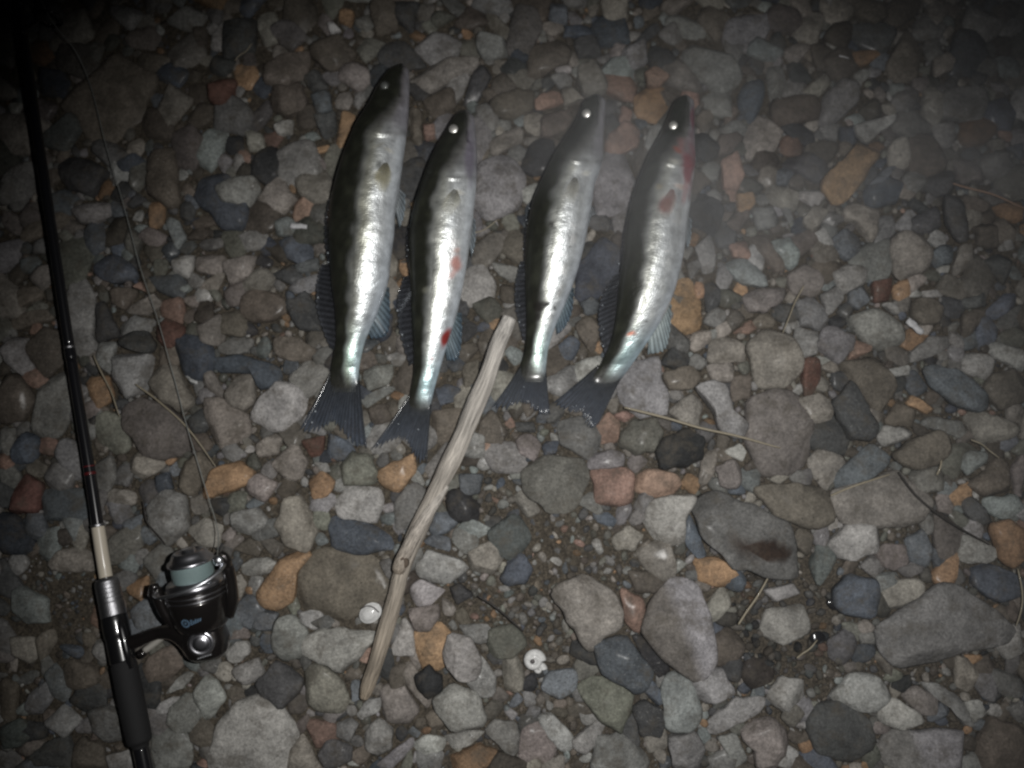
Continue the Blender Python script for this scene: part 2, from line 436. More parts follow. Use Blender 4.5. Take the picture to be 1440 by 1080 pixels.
STONES = '''
n0 90 138 160 83 213 110 197 160 150 200 110 173
g0 147 5 205 12 180 38 160 25
w0 363 12 388 15 390 55 370 60 362 35
d0 313 30 360 25 355 68 315 80
n0 372 95 400 75 432 72 428 105 395 118 375 112
s0 297 175 318 185 310 213 293 239 277 228 277 205
B0 275 243 313 243 345 290 335 318 312 318 273 275
l1 306 265 330 253 360 252 366 268 350 290 318 284
w0 363 277 393 243 413 280 397 297
n0 215 213 243 213 248 280 235 288 207 268 207 235
B0 163 228 188 213 210 235 172 241
d0 77 230 110 217 147 240 127 270 93 263
l0 7 147 32 143 18 163
s0 230 303 247 307 260 333 247 347
p0 193 333 207 317 232 330 217 348
o0 208 283 227 283 227 313 210 317
r0 293 110 333 113 317 147 297 143
n0 270 33 290 33 287 67 272 63
l0 297 43 313 27 310 67 295 65
o0 427 207 465 200 469 206 435 216
o0 480 150 497 160 485 207 470 210 477 170
l0 385 170 410 167 408 185 390 187
w0 343 180 367 187 370 207 350 210
n0 7 333 93 293 100 310 20 343
n0 437 60 477 50 497 75 467 100 442 83
p0 480 90 510 85 520 110 505 125 475 108
d0 425 107 445 95 460 120 437 125
b0 435 128 460 125 465 150 445 157
n0 382 122 422 118 430 150 405 162 380 150
d0 440 162 470 158 472 180 457 195
d0 552 0 590 2 578 45 557 25
d0 532 57 572 55 597 87 572 95 535 85
g0 582 62 600 45 647 50 642 72 607 90
p0 577 102 622 82 667 82 660 100 622 117 605 127 582 120
l0 625 110 660 102 650 130 635 150
n0 595 140 635 122 640 147 610 162
d0 670 90 697 92 670 140 652 142 660 117
g0 667 45 710 55 715 72 680 82
o0 477 10 497 15 492 35 477 27
n0 520 8 557 8 557 40 530 45
W1 462 35 470 35 480 45 465 47
t0 595 170 610 172 612 190 597 195
n0 575 152 592 155 592 200 577 207
o0 650 37 665 42 660 53 650 47
w0 847 0 882 0 882 27 860 32 850 20
b0 775 2 797 5 797 30 780 32 772 22
B0 795 35 832 31 832 47 795 48
d0 807 52 840 50 845 75 815 78
n0 745 65 780 55 800 62 800 80 767 100 742 105
w0 815 92 845 85 855 105 852 125 825 130 815 112
l0 780 92 807 86 802 97 785 102
l0 775 102 792 100 805 107 802 120 785 118
t1 907 102 922 97 940 110 925 123 910 122
t0 752 140 760 130 785 126 792 140 765 150 755 150
w0 790 122 812 120 822 137 795 145
n0 765 160 815 147 795 180 765 192 760 175
d0 885 65 925 22 930 37 900 65
m0 875 67 907 57 910 85 885 95
p0 855 75 867 55 882 57 872 77
g0 960 72 985 62 1025 75 1045 105 1020 128 997 117 972 97
b0 892 22 905 17 907 32 895 37
t0 855 190 880 170 897 172 897 205 870 212 850 210
t0 875 147 890 150 887 168 872 170
m0 672 235 700 220 725 228 742 255 725 290 690 305 668 285
p0 687 195 732 175 735 195 697 217
g0 667 150 687 142 700 175 687 182
n0 687 140 730 125 750 135 748 150 722 165 695 160
m0 848 215 885 213 893 250 880 290 838 305 833 260
n0 1202 0 1240 0 1247 22 1230 32 1210 22
w0 1307 5 1320 0 1339 12 1315 38 1308 25
l0 1402 35 1427 23 1440 32 1438 50 1410 50
w1 1311 87 1330 78 1341 87 1335 100 1315 108
n0 1250 87 1277 40 1295 72 1290 107 1265 112 1252 102
g0 1155 140 1185 112 1207 120 1207 142 1180 167 1155 172
g0 1155 176 1182 172 1177 195 1162 190
l1 1200 178 1230 172 1257 165 1258 172 1230 190 1220 202 1208 190
B0 1180 180 1202 177 1212 195 1190 202
o1 1210 200 1228 217 1227 230 1190 280 1173 285 1158 267 1160 252 1187 227
w0 1252 212 1260 195 1272 192 1282 207 1280 230 1265 237 1255 230
g0 1315 175 1342 170 1342 200 1320 213
g0 1380 220 1412 212 1427 232 1405 255 1382 240
d0 1302 250 1340 237 1345 267 1320 275 1300 262
p0 1235 117 1250 130 1245 140 1232 132
p0 1345 222 1378 232 1385 252 1355 255
g0 1080 95 1100 90 1110 125 1085 135
n0 1087 140 1152 135 1152 165 1095 175
l0 1382 117 1395 120 1385 132
B0 1420 205 1440 200 1442 225
p0 1285 110 1310 108 1305 127 1287 122
w0 1397 195 1417 192 1418 205 1402 207
b0 1090 243 1103 234 1120 243 1107 258 1093 255
w0 1075 270 1083 257 1125 270 1118 293 1093 287
t0 1017 227 1037 213 1047 243 1040 263 1020 263
o0 1037 273 1060 270 1063 287 1040 297
g0 1060 293 1087 290 1100 313 1070 320
w0 1130 310 1147 287 1167 293 1147 327
l0 1143 329 1160 320 1173 343 1153 347
b0 1173 333 1190 322 1210 337 1207 357 1190 362 1175 347
w0 1190 290 1213 282 1237 297 1227 340 1207 313 1190 307
m0 1240 303 1257 303 1260 327 1232 343
w1 1253 340 1267 330 1297 332 1305 353 1300 380 1267 390 1257 377
b0 1307 357 1327 343 1343 347 1340 367 1320 373
d1 1327 277 1350 283 1360 333 1347 340 1330 313
d0 1283 307 1320 287 1325 317 1293 330
B0 1217 267 1247 240 1267 253 1260 283 1227 287
b1 1223 260 1243 237 1257 237 1240 257
p0 1110 387 1133 373 1157 390 1150 413 1117 410
g0 1173 383 1200 367 1220 377 1217 397 1187 410
g0 1157 414 1177 403 1190 417 1167 443
b0 1197 410 1220 400 1225 420 1210 433 1197 427
r0 1230 397 1257 390 1253 420 1233 423
o0 1259 400 1280 390 1285 412 1262 424
l1 1240 428 1258 427 1260 443 1250 437
n0 1287 423 1307 417 1328 430 1323 450 1297 455 1285 443
l0 1300 408 1327 405 1328 414 1307 417
d0 1357 420 1387 410 1390 428 1363 433
n0 1357 442 1390 430 1385 450 1360 475 1355 460
m0 1123 423 1147 417 1168 447 1160 462 1130 455
p0 1047 417 1070 403 1103 407 1103 420 1077 437 1053 433
s0 1020 370 1050 363 1077 387 1077 400 1043 397
s0 1083 340 1107 333 1127 357 1113 377 1090 360
n0 1053 333 1078 330 1105 373 1093 380
t0 1027 340 1050 337 1058 362 1033 360
g0 980 347 1003 327 1007 377 990 383
d0 992 400 1010 390 1013 427 995 437
o0 955 395 974 398 986 423 985 461 974 470 945 455 942 435
n1 944 414 971 407 974 423 955 436
l0 1415 337 1427 333 1431 347 1420 350
d0 1387 367 1407 353 1427 367 1417 400 1397 383
n0 1373 317 1400 313 1407 347 1380 343
n0 1360 273 1397 280 1383 297 1362 293
w0 1352 347 1367 343 1370 373 1345 385 1344 370
o0 1400 287 1440 283 1440 310 1415 305
l0 650 380 680 372 697 398 690 423 660 428 645 405
g0 690 366 730 375 727 395 703 385
B0 848 333 873 355 870 390 842 416 812 418 813 375
b0 816 422 841 418 845 435 826 442
n0 810 455 829 445 845 461 835 495 816 473
B0 785 486 804 472 816 483 807 502 791 511
l0 807 511 845 499 848 517 816 539
m0 870 536 892 508 923 508 939 555 933 580 901 583 873 561
w0 942 577 974 552 989 565 983 599 958 593
m1 980 549 1002 539 1021 549 1027 577 1052 596 1040 612 1011 605 1002 577
t0 838 602 857 580 871 596 867 621 845 621
t0 863 583 879 577 893 583 879 593
y0 873 612 892 592 920 592 930 612 917 634 892 637 876 628
k1 930 624 967 602 986 621 985 643 967 653 930 657 925 640
t0 834 665 842 659 882 660 890 670 887 705 880 710 842 706
t0 892 675 912 661 947 667 956 682 945 696 920 700 897 690
y0 735 662 765 645 820 647 824 672 817 702 795 717 770 715 747 695
m0 827 642 860 632 875 640 877 655 832 659
l0 905 737 920 702 977 699 975 712 962 730 962 762 925 762
B0 962 740 972 727 985 752 995 780 987 785 967 765
g1 975 715 985 702 1012 698 1052 712 1100 735 1115 765 1110 800 1070 800 1030 790 995 755
p0 1010 657 1035 645 1045 665 1037 687 1015 682
l0 1021 635 1040 624 1050 635 1045 648
p0 1050 610 1062 565 1085 547 1120 557 1142 600 1138 640 1110 665 1075 660
w0 1055 490 1070 467 1113 470 1127 520 1100 543 1070 540
w0 999 480 1018 470 1047 483 1047 505 1002 508
w0 996 513 1033 510 1030 536 1005 535
n0 1030 530 1055 527 1056 558 1030 562
n0 936 524 974 514 986 532 970 546 942 546
t0 1034 467 1057 448 1069 458 1055 468
b0 646 667 678 668 673 695 650 695
n0 675 590 693 580 712 605 703 625 675 620
d0 725 593 750 593 753 608 727 605
p0 725 618 747 609 761 628 750 646 731 637
B0 763 621 785 621 782 637 766 640
w0 988 645 1012 622 1005 665 982 695
n0 337 417 363 407 393 417 400 437 370 453 340 443
d0 400 427 430 412 443 427 450 463 420 460
m0 402 397 450 383 443 408 413 410
s0 413 370 443 360 447 377 420 382
n0 383 473 420 477 443 493 430 507 393 503
g0 405 520 440 507 460 520 453 540 433 557 410 540
l0 355 590 362 563 387 543 407 542 435 563 407 600 380 603
w0 312 553 333 529 353 529 355 560 343 577 325 572
B0 290 505 340 500 387 517 393 533 360 548 354 525 333 523 310 523
w0 383 653 410 622 430 647 423 670 403 677
w0 357 627 383 607 395 613 388 638 363 640
p0 340 687 363 667 387 680 370 707
o0 433 677 450 663 470 677 460 697 440 700
y0 480 650 497 636 523 643 527 680 483 680
l0 473 707 490 685 533 687 537 710 525 733 480 727
o0 530 663 580 640 582 663 563 690 540 687
B0 462 610 487 620 497 635 477 648 460 637
r0 423 620 455 613 451 640 437 643
l0 507 560 550 541 553 548 517 572
g0 510 518 550 511 547 537 517 548
n0 517 575 540 567 550 590 527 600
B0 610 547 627 540 647 547 637 563 613 570
n0 607 580 647 577 650 593 627 627 610 627
n0 650 513 673 507 670 533 653 547
l0 440 650 457 650 463 662 450 664
o0 283 693 300 660 333 650 355 660 347 680 300 698
B0 132 370 160 358 183 370 187 387 160 397 133 383
g0 80 430 95 400 115 395 128 420 126 470 134 482 110 497 85 480
d0 131 427 143 423 165 470 135 477
l0 165 457 187 444 213 450 209 464 173 473
d1 170 483 187 467 207 467 218 483 213 497 187 493
r0 219 460 233 448 257 457 253 473 237 488 221 477
w0 170 437 213 413 225 427 207 441
n0 32 487 60 460 80 470 87 507 63 527 40 507
l0 2 490 17 475 35 475 30 493 43 513 30 527 13 513
n0 0 530 23 527 43 557 30 590 -4 590
g0 37 590 50 547 90 517 100 573 77 613 43 607
B0 13 627 33 607 53 620 43 650 17 650
m0 70 637 87 617 113 627 117 680 97 670
b0 55 690 110 688 120 710 115 730 60 730
r0 13 693 30 667 53 680 50 717 15 720
p0 172 573 197 563 233 573 263 603 257 633 227 643 200 637 177 607
w0 208 537 227 507 247 520 268 560 250 578 223 560
w0 285 560 310 562 345 583 347 613 300 630 290 593
y0 128 593 147 580 170 587 178 627 163 640 137 620
w0 173 652 190 634 230 645 223 660 197 673
n0 253 660 277 637 295 649 290 671 267 697 253 683
B0 213 673 233 663 240 687 220 693
w0 147 697 157 687 187 693 183 710 150 710
g0 203 715 235 690 258 700 262 740 232 765 215 750
o0 117 533 150 529 156 557 130 577
l0 137 483 160 480 152 525 135 507
m0 160 497 210 500 206 545 177 557 158 533
p0 277 523 293 517 310 547 307 560 283 540
W0 256 526 268 524 279 540 267 536
w0 278 457 303 440 317 460 307 483 283 480
g0 307 485 327 474 353 477 350 493 313 498
l0 243 360 270 358 263 390 243 380
w0 275 358 311 358 308 383 275 380
w0 313 367 357 358 350 387 323 397
t1 190 405 200 397 205 410
n0 153 403 190 407 172 433 157 427
n0 10 433 27 403 53 403 53 418 20 434
n0 0 452 63 432 67 447 20 462
g0 130 647 153 643 160 670 147 690 130 687
g0 -3 600 17 603 13 638 -3 637
s0 15 833 30 828 60 843 63 873 33 877 17 860
w0 60 783 100 770 133 783 127 803 73 803
b0 180 860 213 833 240 843 243 877 227 887 193 883
g0 125 910 147 893 160 938 140 932
n0 87 940 103 930 130 940 133 960 117 970 90 967
s0 60 947 80 933 95 973 87 990 70 977
g0 123 1003 140 995 167 1000 173 1040 147 1047 125 1027
n0 195 945 210 925 233 910 260 907 255 940 213 967
l0 207 997 240 983 263 979 270 989 233 1003 213 1005
l0 230 977 253 949 270 947 257 967
l0 273 973 290 950 303 960 313 987 287 1013 273 997
l0 297 1060 307 1020 333 990 363 985 390 995 407 1030 403 1085 350 1100 300 1090
g0 213 1030 250 1023 267 1050 263 1085 215 1085
l0 315 920 333 903 348 907 348 920 333 933 317 930
l0 337 797 353 787 375 786 388 793 380 805 355 810 340 807
w0 320 820 336 809 343 822 337 840 325 848
b0 327 857 347 838 365 847 370 873 350 885 332 880
p0 317 884 343 882 347 898 320 899
g0 323 943 360 927 370 950 345 965
w0 263 745 285 730 310 740 303 768 280 765
b0 187 753 200 740 217 757 207 767
n0 328 773 347 757 370 765 360 783
g0 325 722 360 715 375 735 350 752 330 745
d0 27 1073 60 1047 93 1037 100 1080
n0 102 1053 117 1040 143 1053 143 1085 102 1085
d0 23 1017 60 1020 63 1037 30 1043
g0 147 1067 180 1057 190 1085 150 1085
n0 -3 953 20 967 17 1013 -3 1020
n1 413 820 427 790 457 775 513 777 542 810 543 843 507 860 470 870 423 860
o0 362 833 390 793 417 777 435 783 415 807 411 843 390 857 367 847
B0 460 727 507 735 553 753 553 770 507 778 470 770
w0 387 740 400 705 425 700 445 745 430 773 405 768
b0 356 857 388 864 378 888 356 884
l0 382 893 393 869 413 869 428 893 423 920 400 930 385 917
d0 362 963 387 933 420 953 420 970 393 997 367 980
l0 423 917 433 893 460 887 527 892 507 920 480 943 453 933
w0 428 947 447 938 470 949 490 980 480 1000 453 1000 432 987
b0 492 960 503 953 507 983 494 987
l0 500 1007 517 985 537 985 530 1003 507 1013
l0 547 920 567 872 580 887 582 923
l0 587 793 603 777 643 787 653 800 633 820 590 813
l0 575 829 593 817 623 830 617 847 587 853
p0 572 859 613 852 618 867 603 887 587 890
s0 643 743 660 730 690 743 670 760
b0 597 763 607 752 633 757 630 775
w0 658 777 693 763 708 783 690 810 663 803
B0 703 813 720 787 733 780 748 800 738 820 715 823
l1 623 920 633 893 660 897 677 927 667 953 643 953
l0 658 960 677 923 698 960 690 980 670 980
g0 647 880 690 880 697 897 673 908 656 896
k1 585 950 603 937 620 950 622 970 603 980 590 970
l1 613 983 637 963 667 973 683 1007 670 1023 637 1023 617 1003
w0 560 940 577 933 607 977 600 997 573 967
n0 598 1007 613 1000 626 1017 617 1030 600 1020
l0 623 1037 660 1029 680 1032 660 1048 637 1055
o0 633 1067 670 1050 693 1057 700 1085 633 1085
g0 513 1033 530 1013 550 1027 547 1053 530 1063 513 1053
l0 582 1047 600 1035 625 1043 620 1057 593 1065 582 1057
d0 447 1060 463 1042 493 1050 490 1070 460 1085
g0 470 1020 490 1012 502 1020 490 1045 473 1037
m0 530 1075 577 1040 580 1053 547 1085
g0 683 1030 700 1015 725 1020 735 1050 720 1065
w1 783 843 797 820 820 810 853 830 873 860 867 877 833 907 813 893 797 867
t0 874 833 882 832 907 847 907 883 893 890 880 873
p1 907 887 917 850 947 817 980 827 993 860 1003 927 980 953 933 923
m0 973 953 1015 942 1030 977 997 990 977 977
b1 837 910 880 897 913 943 903 967 890 970 850 947
k0 892 897 910 900 943 940 930 955 907 927
s0 933 967 947 949 973 960 987 1003 973 1030 940 1023
d0 892 997 907 987 933 1003 933 1037 903 1033
d0 875 1013 890 1003 901 1043 897 1055 880 1037
y0 817 970 833 953 867 957 891 977 888 1001 877 1010 873 1031 847 1013
b0 762 970 773 947 807 943 810 968 787 983
l0 758 1013 777 1007 803 1033 807 1053 797 1063 770 1037
l0 804 1043 840 1015 852 1023 837 1050 823 1063
g0 833 1073 843 1037 873 1035 910 1063 910 1085 835 1085
g0 943 1037 977 1032 990 1053 983 1085 950 1085
l0 982 1030 1037 985 1070 985 1073 1003 1013 1031
l0 1013 1040 1037 1035 1053 1070 1037 1085
p0 1045 1027 1080 1010 1110 1030 1105 1075 1070 1075
w0 860 760 883 740 903 753 893 773 870 773
w0 705 930 725 920 736 945 733 970 712 975
l0 1170 763 1193 740 1227 730 1240 750 1233 773 1207 785 1180 783
p0 1234 777 1247 767 1273 768 1277 793 1260 803 1240 793
b0 1278 760 1300 747 1313 770 1307 797 1287 793
o0 1315 810 1337 773 1350 782 1343 823 1323 827
l0 1352 787 1357 753 1380 757 1401 773 1401 788 1367 791
o1 1393 740 1417 733 1438 750 1440 780 1423 798 1403 783
B0 1372 797 1387 791 1437 812 1433 837 1407 847 1373 823
B1 1175 830 1190 810 1227 817 1230 830 1223 867 1180 860 1173 847
w0 1243 833 1263 820 1297 813 1302 840 1267 856 1250 853
g1 1238 883 1280 853 1320 827 1347 827 1413 887 1410 900 1347 917 1273 943 1243 907
l0 1407 913 1420 885 1437 880 1442 917 1420 927
l0 1173 980 1203 950 1233 953 1252 980 1230 1000 1193 997
l0 1240 999 1260 984 1293 1005 1300 1017 1267 1027 1243 1015
p0 1272 980 1293 968 1318 980 1313 1003 1297 1005
b0 1310 1010 1327 987 1341 1003 1313 1020
l0 1300 963 1327 967 1357 987 1370 1020 1360 1023 1343 997 1313 977
l0 1362 990 1380 987 1387 1007 1375 1021
g0 1237 1053 1257 1032 1357 1032 1360 1085 1247 1085
n0 1380 1043 1397 1015 1442 1027 1442 1085 1375 1085
d0 1140 1027 1153 993 1190 990 1223 1017 1227 1047 1197 1073 1153 1057
l0 1080 983 1100 955 1130 960 1133 983 1100 1003
l0 1090 1073 1100 1045 1123 1060 1117 1085
g0 1417 997 1442 987 1442 1020
l0 1080 830 1117 822 1130 833 1090 847
g0 1070 890 1080 862 1130 852 1140 890 1100 905
g0 1193 447 1233 435 1270 460 1267 483 1240 492 1203 463
m0 1150 483 1167 457 1200 472 1200 490 1180 508
t0 1202 475 1225 485 1223 493 1197 507
g0 1118 483 1123 462 1150 465 1147 497 1130 503
r0 1130 522 1132 507 1153 503 1157 520 1147 551 1134 555
n0 1183 513 1237 503 1260 547 1240 577 1213 556
d1 1170 567 1197 542 1212 567 1230 600 1220 617 1193 617
w0 1123 563 1153 553 1170 563 1170 590 1137 595
b1 1302 523 1317 517 1347 523 1385 553 1385 570 1370 578 1340 567 1310 543
l0 1390 487 1400 480 1442 493 1442 520 1407 503
l0 1357 520 1363 495 1396 501 1403 513 1390 532
n0 1387 547 1400 525 1427 520 1442 533 1442 560 1410 573
w0 1360 587 1380 578 1423 593 1437 607 1410 620 1380 620
g0 1302 597 1310 587 1353 592 1364 610 1353 615 1327 607
l0 1238 613 1247 600 1280 602 1288 610 1267 621 1247 627
n0 1249 590 1263 567 1290 579 1287 597 1253 597
n1 1252 640 1277 623 1313 607 1337 620 1323 647 1287 660
y0 1330 629 1363 622 1377 633 1347 670 1327 660
s1 1347 650 1360 635 1383 637 1380 653 1360 667
b0 1178 667 1227 624 1250 647 1243 661 1207 681 1180 687
o0 1280 567 1287 555 1317 575 1311 582
g0 1282 497 1310 472 1337 475 1340 485 1313 500 1287 507
l0 1247 520 1280 513 1280 527 1257 528
B0 1390 437 1417 412 1433 413 1430 430 1400 450
y0 1283 663 1325 657 1328 687 1293 693
n0 1368 680 1411 641 1423 660 1421 691 1387 697
p0 1427 660 1442 637 1442 697 1432 693
s0 1390 702 1430 697 1442 710 1442 730 1400 727
p0 1177 692 1223 677 1263 665 1307 707 1295 733 1240 738 1190 738
n0 1065 690 1080 685 1120 682 1168 688 1172 730 1150 740 1100 730
'''
TRACED = []
for ln in STONES.strip().splitlines():
    c, rest = ln.split(' ', 1)
    v = [float(t) for t in rest.split()]
    TRACED.append((c[0], int(c[1]), np.array(v).reshape(-1, 2)))

# ------------------------------------------------------------------ outlines of what lies on the stones (photograph grid): y, back edge x, belly edge x
FISH = [
    dict(st=[(89, 556, 573), (100, 545, 575), (120, 531, 576), (150, 516, 575), (180, 498, 573), (210, 485, 569), (240, 475, 565),
             (270, 468, 561), (300, 464, 556), (330, 463, 554), (360, 464, 550), (400, 466, 545), (440, 471, 531), (480, 472, 514),
             (515, 466, 506), (535, 464, 504), (552, 467, 499)],
         th=.66, eye=(541, 121, .8), gill=.245),
    dict(st=[(154, 645, 663), (165, 638, 667), (180, 629, 669), (210, 612, 671), (240, 599, 671), (270, 588, 669), (300, 580, 666),
             (330, 575, 662), (360, 575, 658), (400, 577, 651), (440, 579, 643), (480, 581, 631), (520, 582, 619), (552, 577, 610),
             (568, 575, 607), (584, 578, 602)],
         th=.64, eye=(638, 182, 1), gill=.25),
    dict(st=[(134, 828, 848), (142, 821, 851), (160, 814, 850), (180, 803, 849), (200, 790, 848), (220, 777, 847), (240, 767, 843),
             (260, 758, 836), (280, 750, 833), (300, 745, 830), (330, 741, 825), (360, 739, 818), (400, 739, 806), (430, 740, 794),
             (460, 740, 781), (490, 738, 771), (512, 733, 768), (525, 733, 767), (538, 737, 763)],
         th=.62, eye=(825, 160, 1.05), gill=.26),
    dict(st=[(133, 954, 974), (142, 949, 976), (155, 943, 977), (170, 937, 977), (190, 927, 977), (210, 916, 977), (230, 906, 977),
             (250, 898, 975), (270, 891, 972), (290, 886, 970), (320, 880, 966), (350, 877, 963), (380, 873, 957), (410, 869, 949),
             (440, 866, 936), (470, 861, 918), (495, 853, 901), (515, 843, 887), (530, 834, 876), (544, 830, 866)],
         th=.64, eye=(947, 177, .95), gill=.27),
]
STICK = [(717, 446, 10.5), (709, 465, 11.5), (701, 483, 12), (683, 535, 13), (661, 588, 14), (643, 630, 13.5), (625, 667, 13), (600, 720, 13),
         (578, 767, 13), (566, 799, 12), (558, 831, 11.5), (545, 878, 11.5), (529, 931, 10), (517, 965, 9), (511, 984, 5)]
ROD = [(-14, -260), (25, 0), (62, 250), (98, 490), (125, 655), (147, 800), (165, 890), (205, 1085), (225, 1180)]

# a coarse map of where things rest, so that the stones beneath them stay low
COV_W, COV_H = 1440, 1080
cover = np.zeros((COV_H, COV_W), bool)
for f in FISH:
    st = f['st']
    ys = np.arange(st[0][0], st[-1][0] + 55)
    xl = np.interp(ys, [s[0] for s in st], [s[1] for s in st])
    xr = np.interp(ys, [s[0] for s in st], [s[2] for s in st])
    for y, a, b in zip(ys, xl, xr):
        grow = 16 if y > st[len(st) // 2][0] else 2
        if 0 <= y < COV_H:
            cover[int(y), max(0, int(a) - grow):int(b) + grow // 2] = True
for path, w in ((smooth_path([s[:2] for s in STICK], 200), 11), (smooth_path(ROD, 300), 18)):
    for x, y in path:
        if 0 <= x < COV_W and 0 <= y < COV_H:
            cover[max(0, int(y) - 3):int(y) + 3, max(0, int(x) - w):int(x) + w] = True
cover[770:925, 195:328] = True


def chaikin(p, k=.25):
    q = np.roll(p, -1, axis=0)
    return np.stack([p * (1 - k) + q * k, p * k + q * (1 - k)], 1).reshape(-1, 2)


def resample_closed(p, n):
    q = np.vstack([p, p[:1]])
    d = np.concatenate([[0], np.cumsum(np.linalg.norm(np.diff(q, axis=0), axis=1))])
    t = np.linspace(0, d[-1], n, endpoint=False)
    return np.stack([np.interp(t, d, q[:, 0]), np.interp(t, d, q[:, 1])], 1)


def round_outline(p, n, k):
    q = resample_closed(chaikin(chaikin(chaikin(p, k), .2), .25), n)
    return q * math.sqrt(poly_area(p) / poly_area(q)) * 1.11


def poly_area(p):
    x, y = p[:, 0], p[:, 1]
    return .5 * abs(np.dot(x, np.roll(y, -1)) - np.dot(y, np.roll(x, -1)))


def stone_mesh(out, h, rng, ex, facets, rt=9, rb=4):
    """out: outline in metres about (0,0); h: height above the widest line. Vertices with the widest line at z = 0."""
    n = len(out)
    size = math.sqrt(poly_area(out))
    top = np.linspace(0, math.pi / 2, rt)[:-1]
    bot = np.linspace(-1.05, 0, rb)[:-1]
    V = []
    lean = rng.normal(0, .10, 2) * size
    tilt = rng.normal(0, .16, 2)
    for a in np.concatenate([bot, top]):
        k = max(math.cos(a), 1e-3) ** (2 / ex)
        z = math.copysign(abs(math.sin(a)) ** (2 / ex), a) * h
        ctr = lean * max(0, math.sin(a)) ** 2
        xy = out * k + ctr
        V.append(np.column_stack([xy, np.full(n, z) * (1 + (xy @ tilt) / (size * .5) * (a > 0))]))
    V = np.vstack(V + [np.array([[lean[0], lean[1], h]])])
    nv = SineNoise(5.5 / size, 7, rng)
    n2 = SineNoise(14 / size, 8, rng)
    amt = .035 * nv(V) + .014 * n2(V)
    d = V / (np.linalg.norm(V, axis=1)[:, None] + 1e-9)
    V = V + d * (amt * size)[:, None] * np.array([.8, .8, .7])
    for _ in range(facets):
        az, el = rng.uniform(0, 6.28), rng.uniform(.45, 1.45)
        nn = np.array([math.cos(az) * math.cos(el), math.sin(az) * math.cos(el), math.sin(el)])
        s = V @ nn
        lim = s.max() * rng.uniform(.72, .93)
        over = np.clip(s - lim, 0, None)
        V = V - np.outer(over * .88, nn)
    rows = len(bot) + len(top)
    F = grid_faces(rows, n, True)
    last = len(V) - 1
    for j in range(n):
        F.append([(rows - 1) * n + j, (rows - 1) * n + (j + 1) % n, last])
    F.append(list(range(n))[::-1])
    return V, F


LAND = [  # things one can find, for the labels
    ('the black grip of the rod', 180, 985), ('the silver hood of the reel seat', 152, 838), ('the cream band on the rod', 148, 775),
    ('the bare middle of the rod', 105, 540), ('the thin end of the rod', 60, 240), ('the line guide of the rod', 80, 40),
    ('the spool of the reel', 264, 795), ('the body of the reel', 288, 890), ('the slack fishing line', 190, 350), ('the middle of the fishing line', 250, 545),
    ('the head of the largest fish', 550, 110), ('the back of the largest fish', 460, 310), ('the tail of the largest fish', 465, 600),
    ('the head of the blood-marked fish', 650, 170), ('the belly of the blood-marked fish', 660, 360), ('the tail of the blood-marked fish', 570, 620),
    ('the head of the dirt-specked fish', 830, 150), ('the back of the dirt-specked fish', 745, 320), ('the tail of the dirt-specked fish', 745, 570),
    ('the head of the red-gilled fish', 960, 150), ('the belly of the red-gilled fish', 965, 360), ('the tail of the red-gilled fish', 820, 580),
    ('the thick end of the driftwood stick', 712, 460), ('the middle of the driftwood stick', 640, 680), ('the knot of the driftwood stick', 568, 800),
    ('the thin end of the driftwood stick', 515, 970), ('the white shell scrap', 522, 860), ('the round snail shell', 755, 932),
    ('the thick dry straw', 990, 603), ('the curved black twig', 1330, 725), ('the short straw on the big slabs', 1210, 680), ('the white filter-like scrap', 1287, 460),
    ('the small white chip', 420, 318), ('the long ochre bar-shaped stone', 1193, 243), ('the black angular stone', 955, 630), ('the stained big boulder', 1050, 750),
    ('the square teal-blue stone', 1200, 840), ('the smooth pale blue oval stone', 1345, 548), ('the big wedge-shaped slab', 1330, 885),
    ('the squarish terracotta stone', 862, 685), ('the broad mottled boulder by the stick', 478, 822), ('the big tapering purple-grey stone', 955, 885),
    ('the dark wet boulder', 1185, 1030), ('the large dark brown slab', 150, 145), ('the orange stone under a dark chip', 965, 435),
    ('the pair of orange stones', 465, 195), ('the red cobble', 922, 110), ('the pale yellow chip', 1326, 93), ('the tan cobble above the snouts', 832, 108),
    ('the long reddish straw', 1395, 275), ('the fine upright stalk', 1115, 435), ('the large white-grey boulder', 350, 1040), ('the tan oval cobble', 1267, 215),
    ('the mottled slab under the straws', 1240, 705), ('the blue shard', 978, 757), ('the polished blue-grey wedge', 875, 935), ('the pale slab by the knot', 465, 912),
]
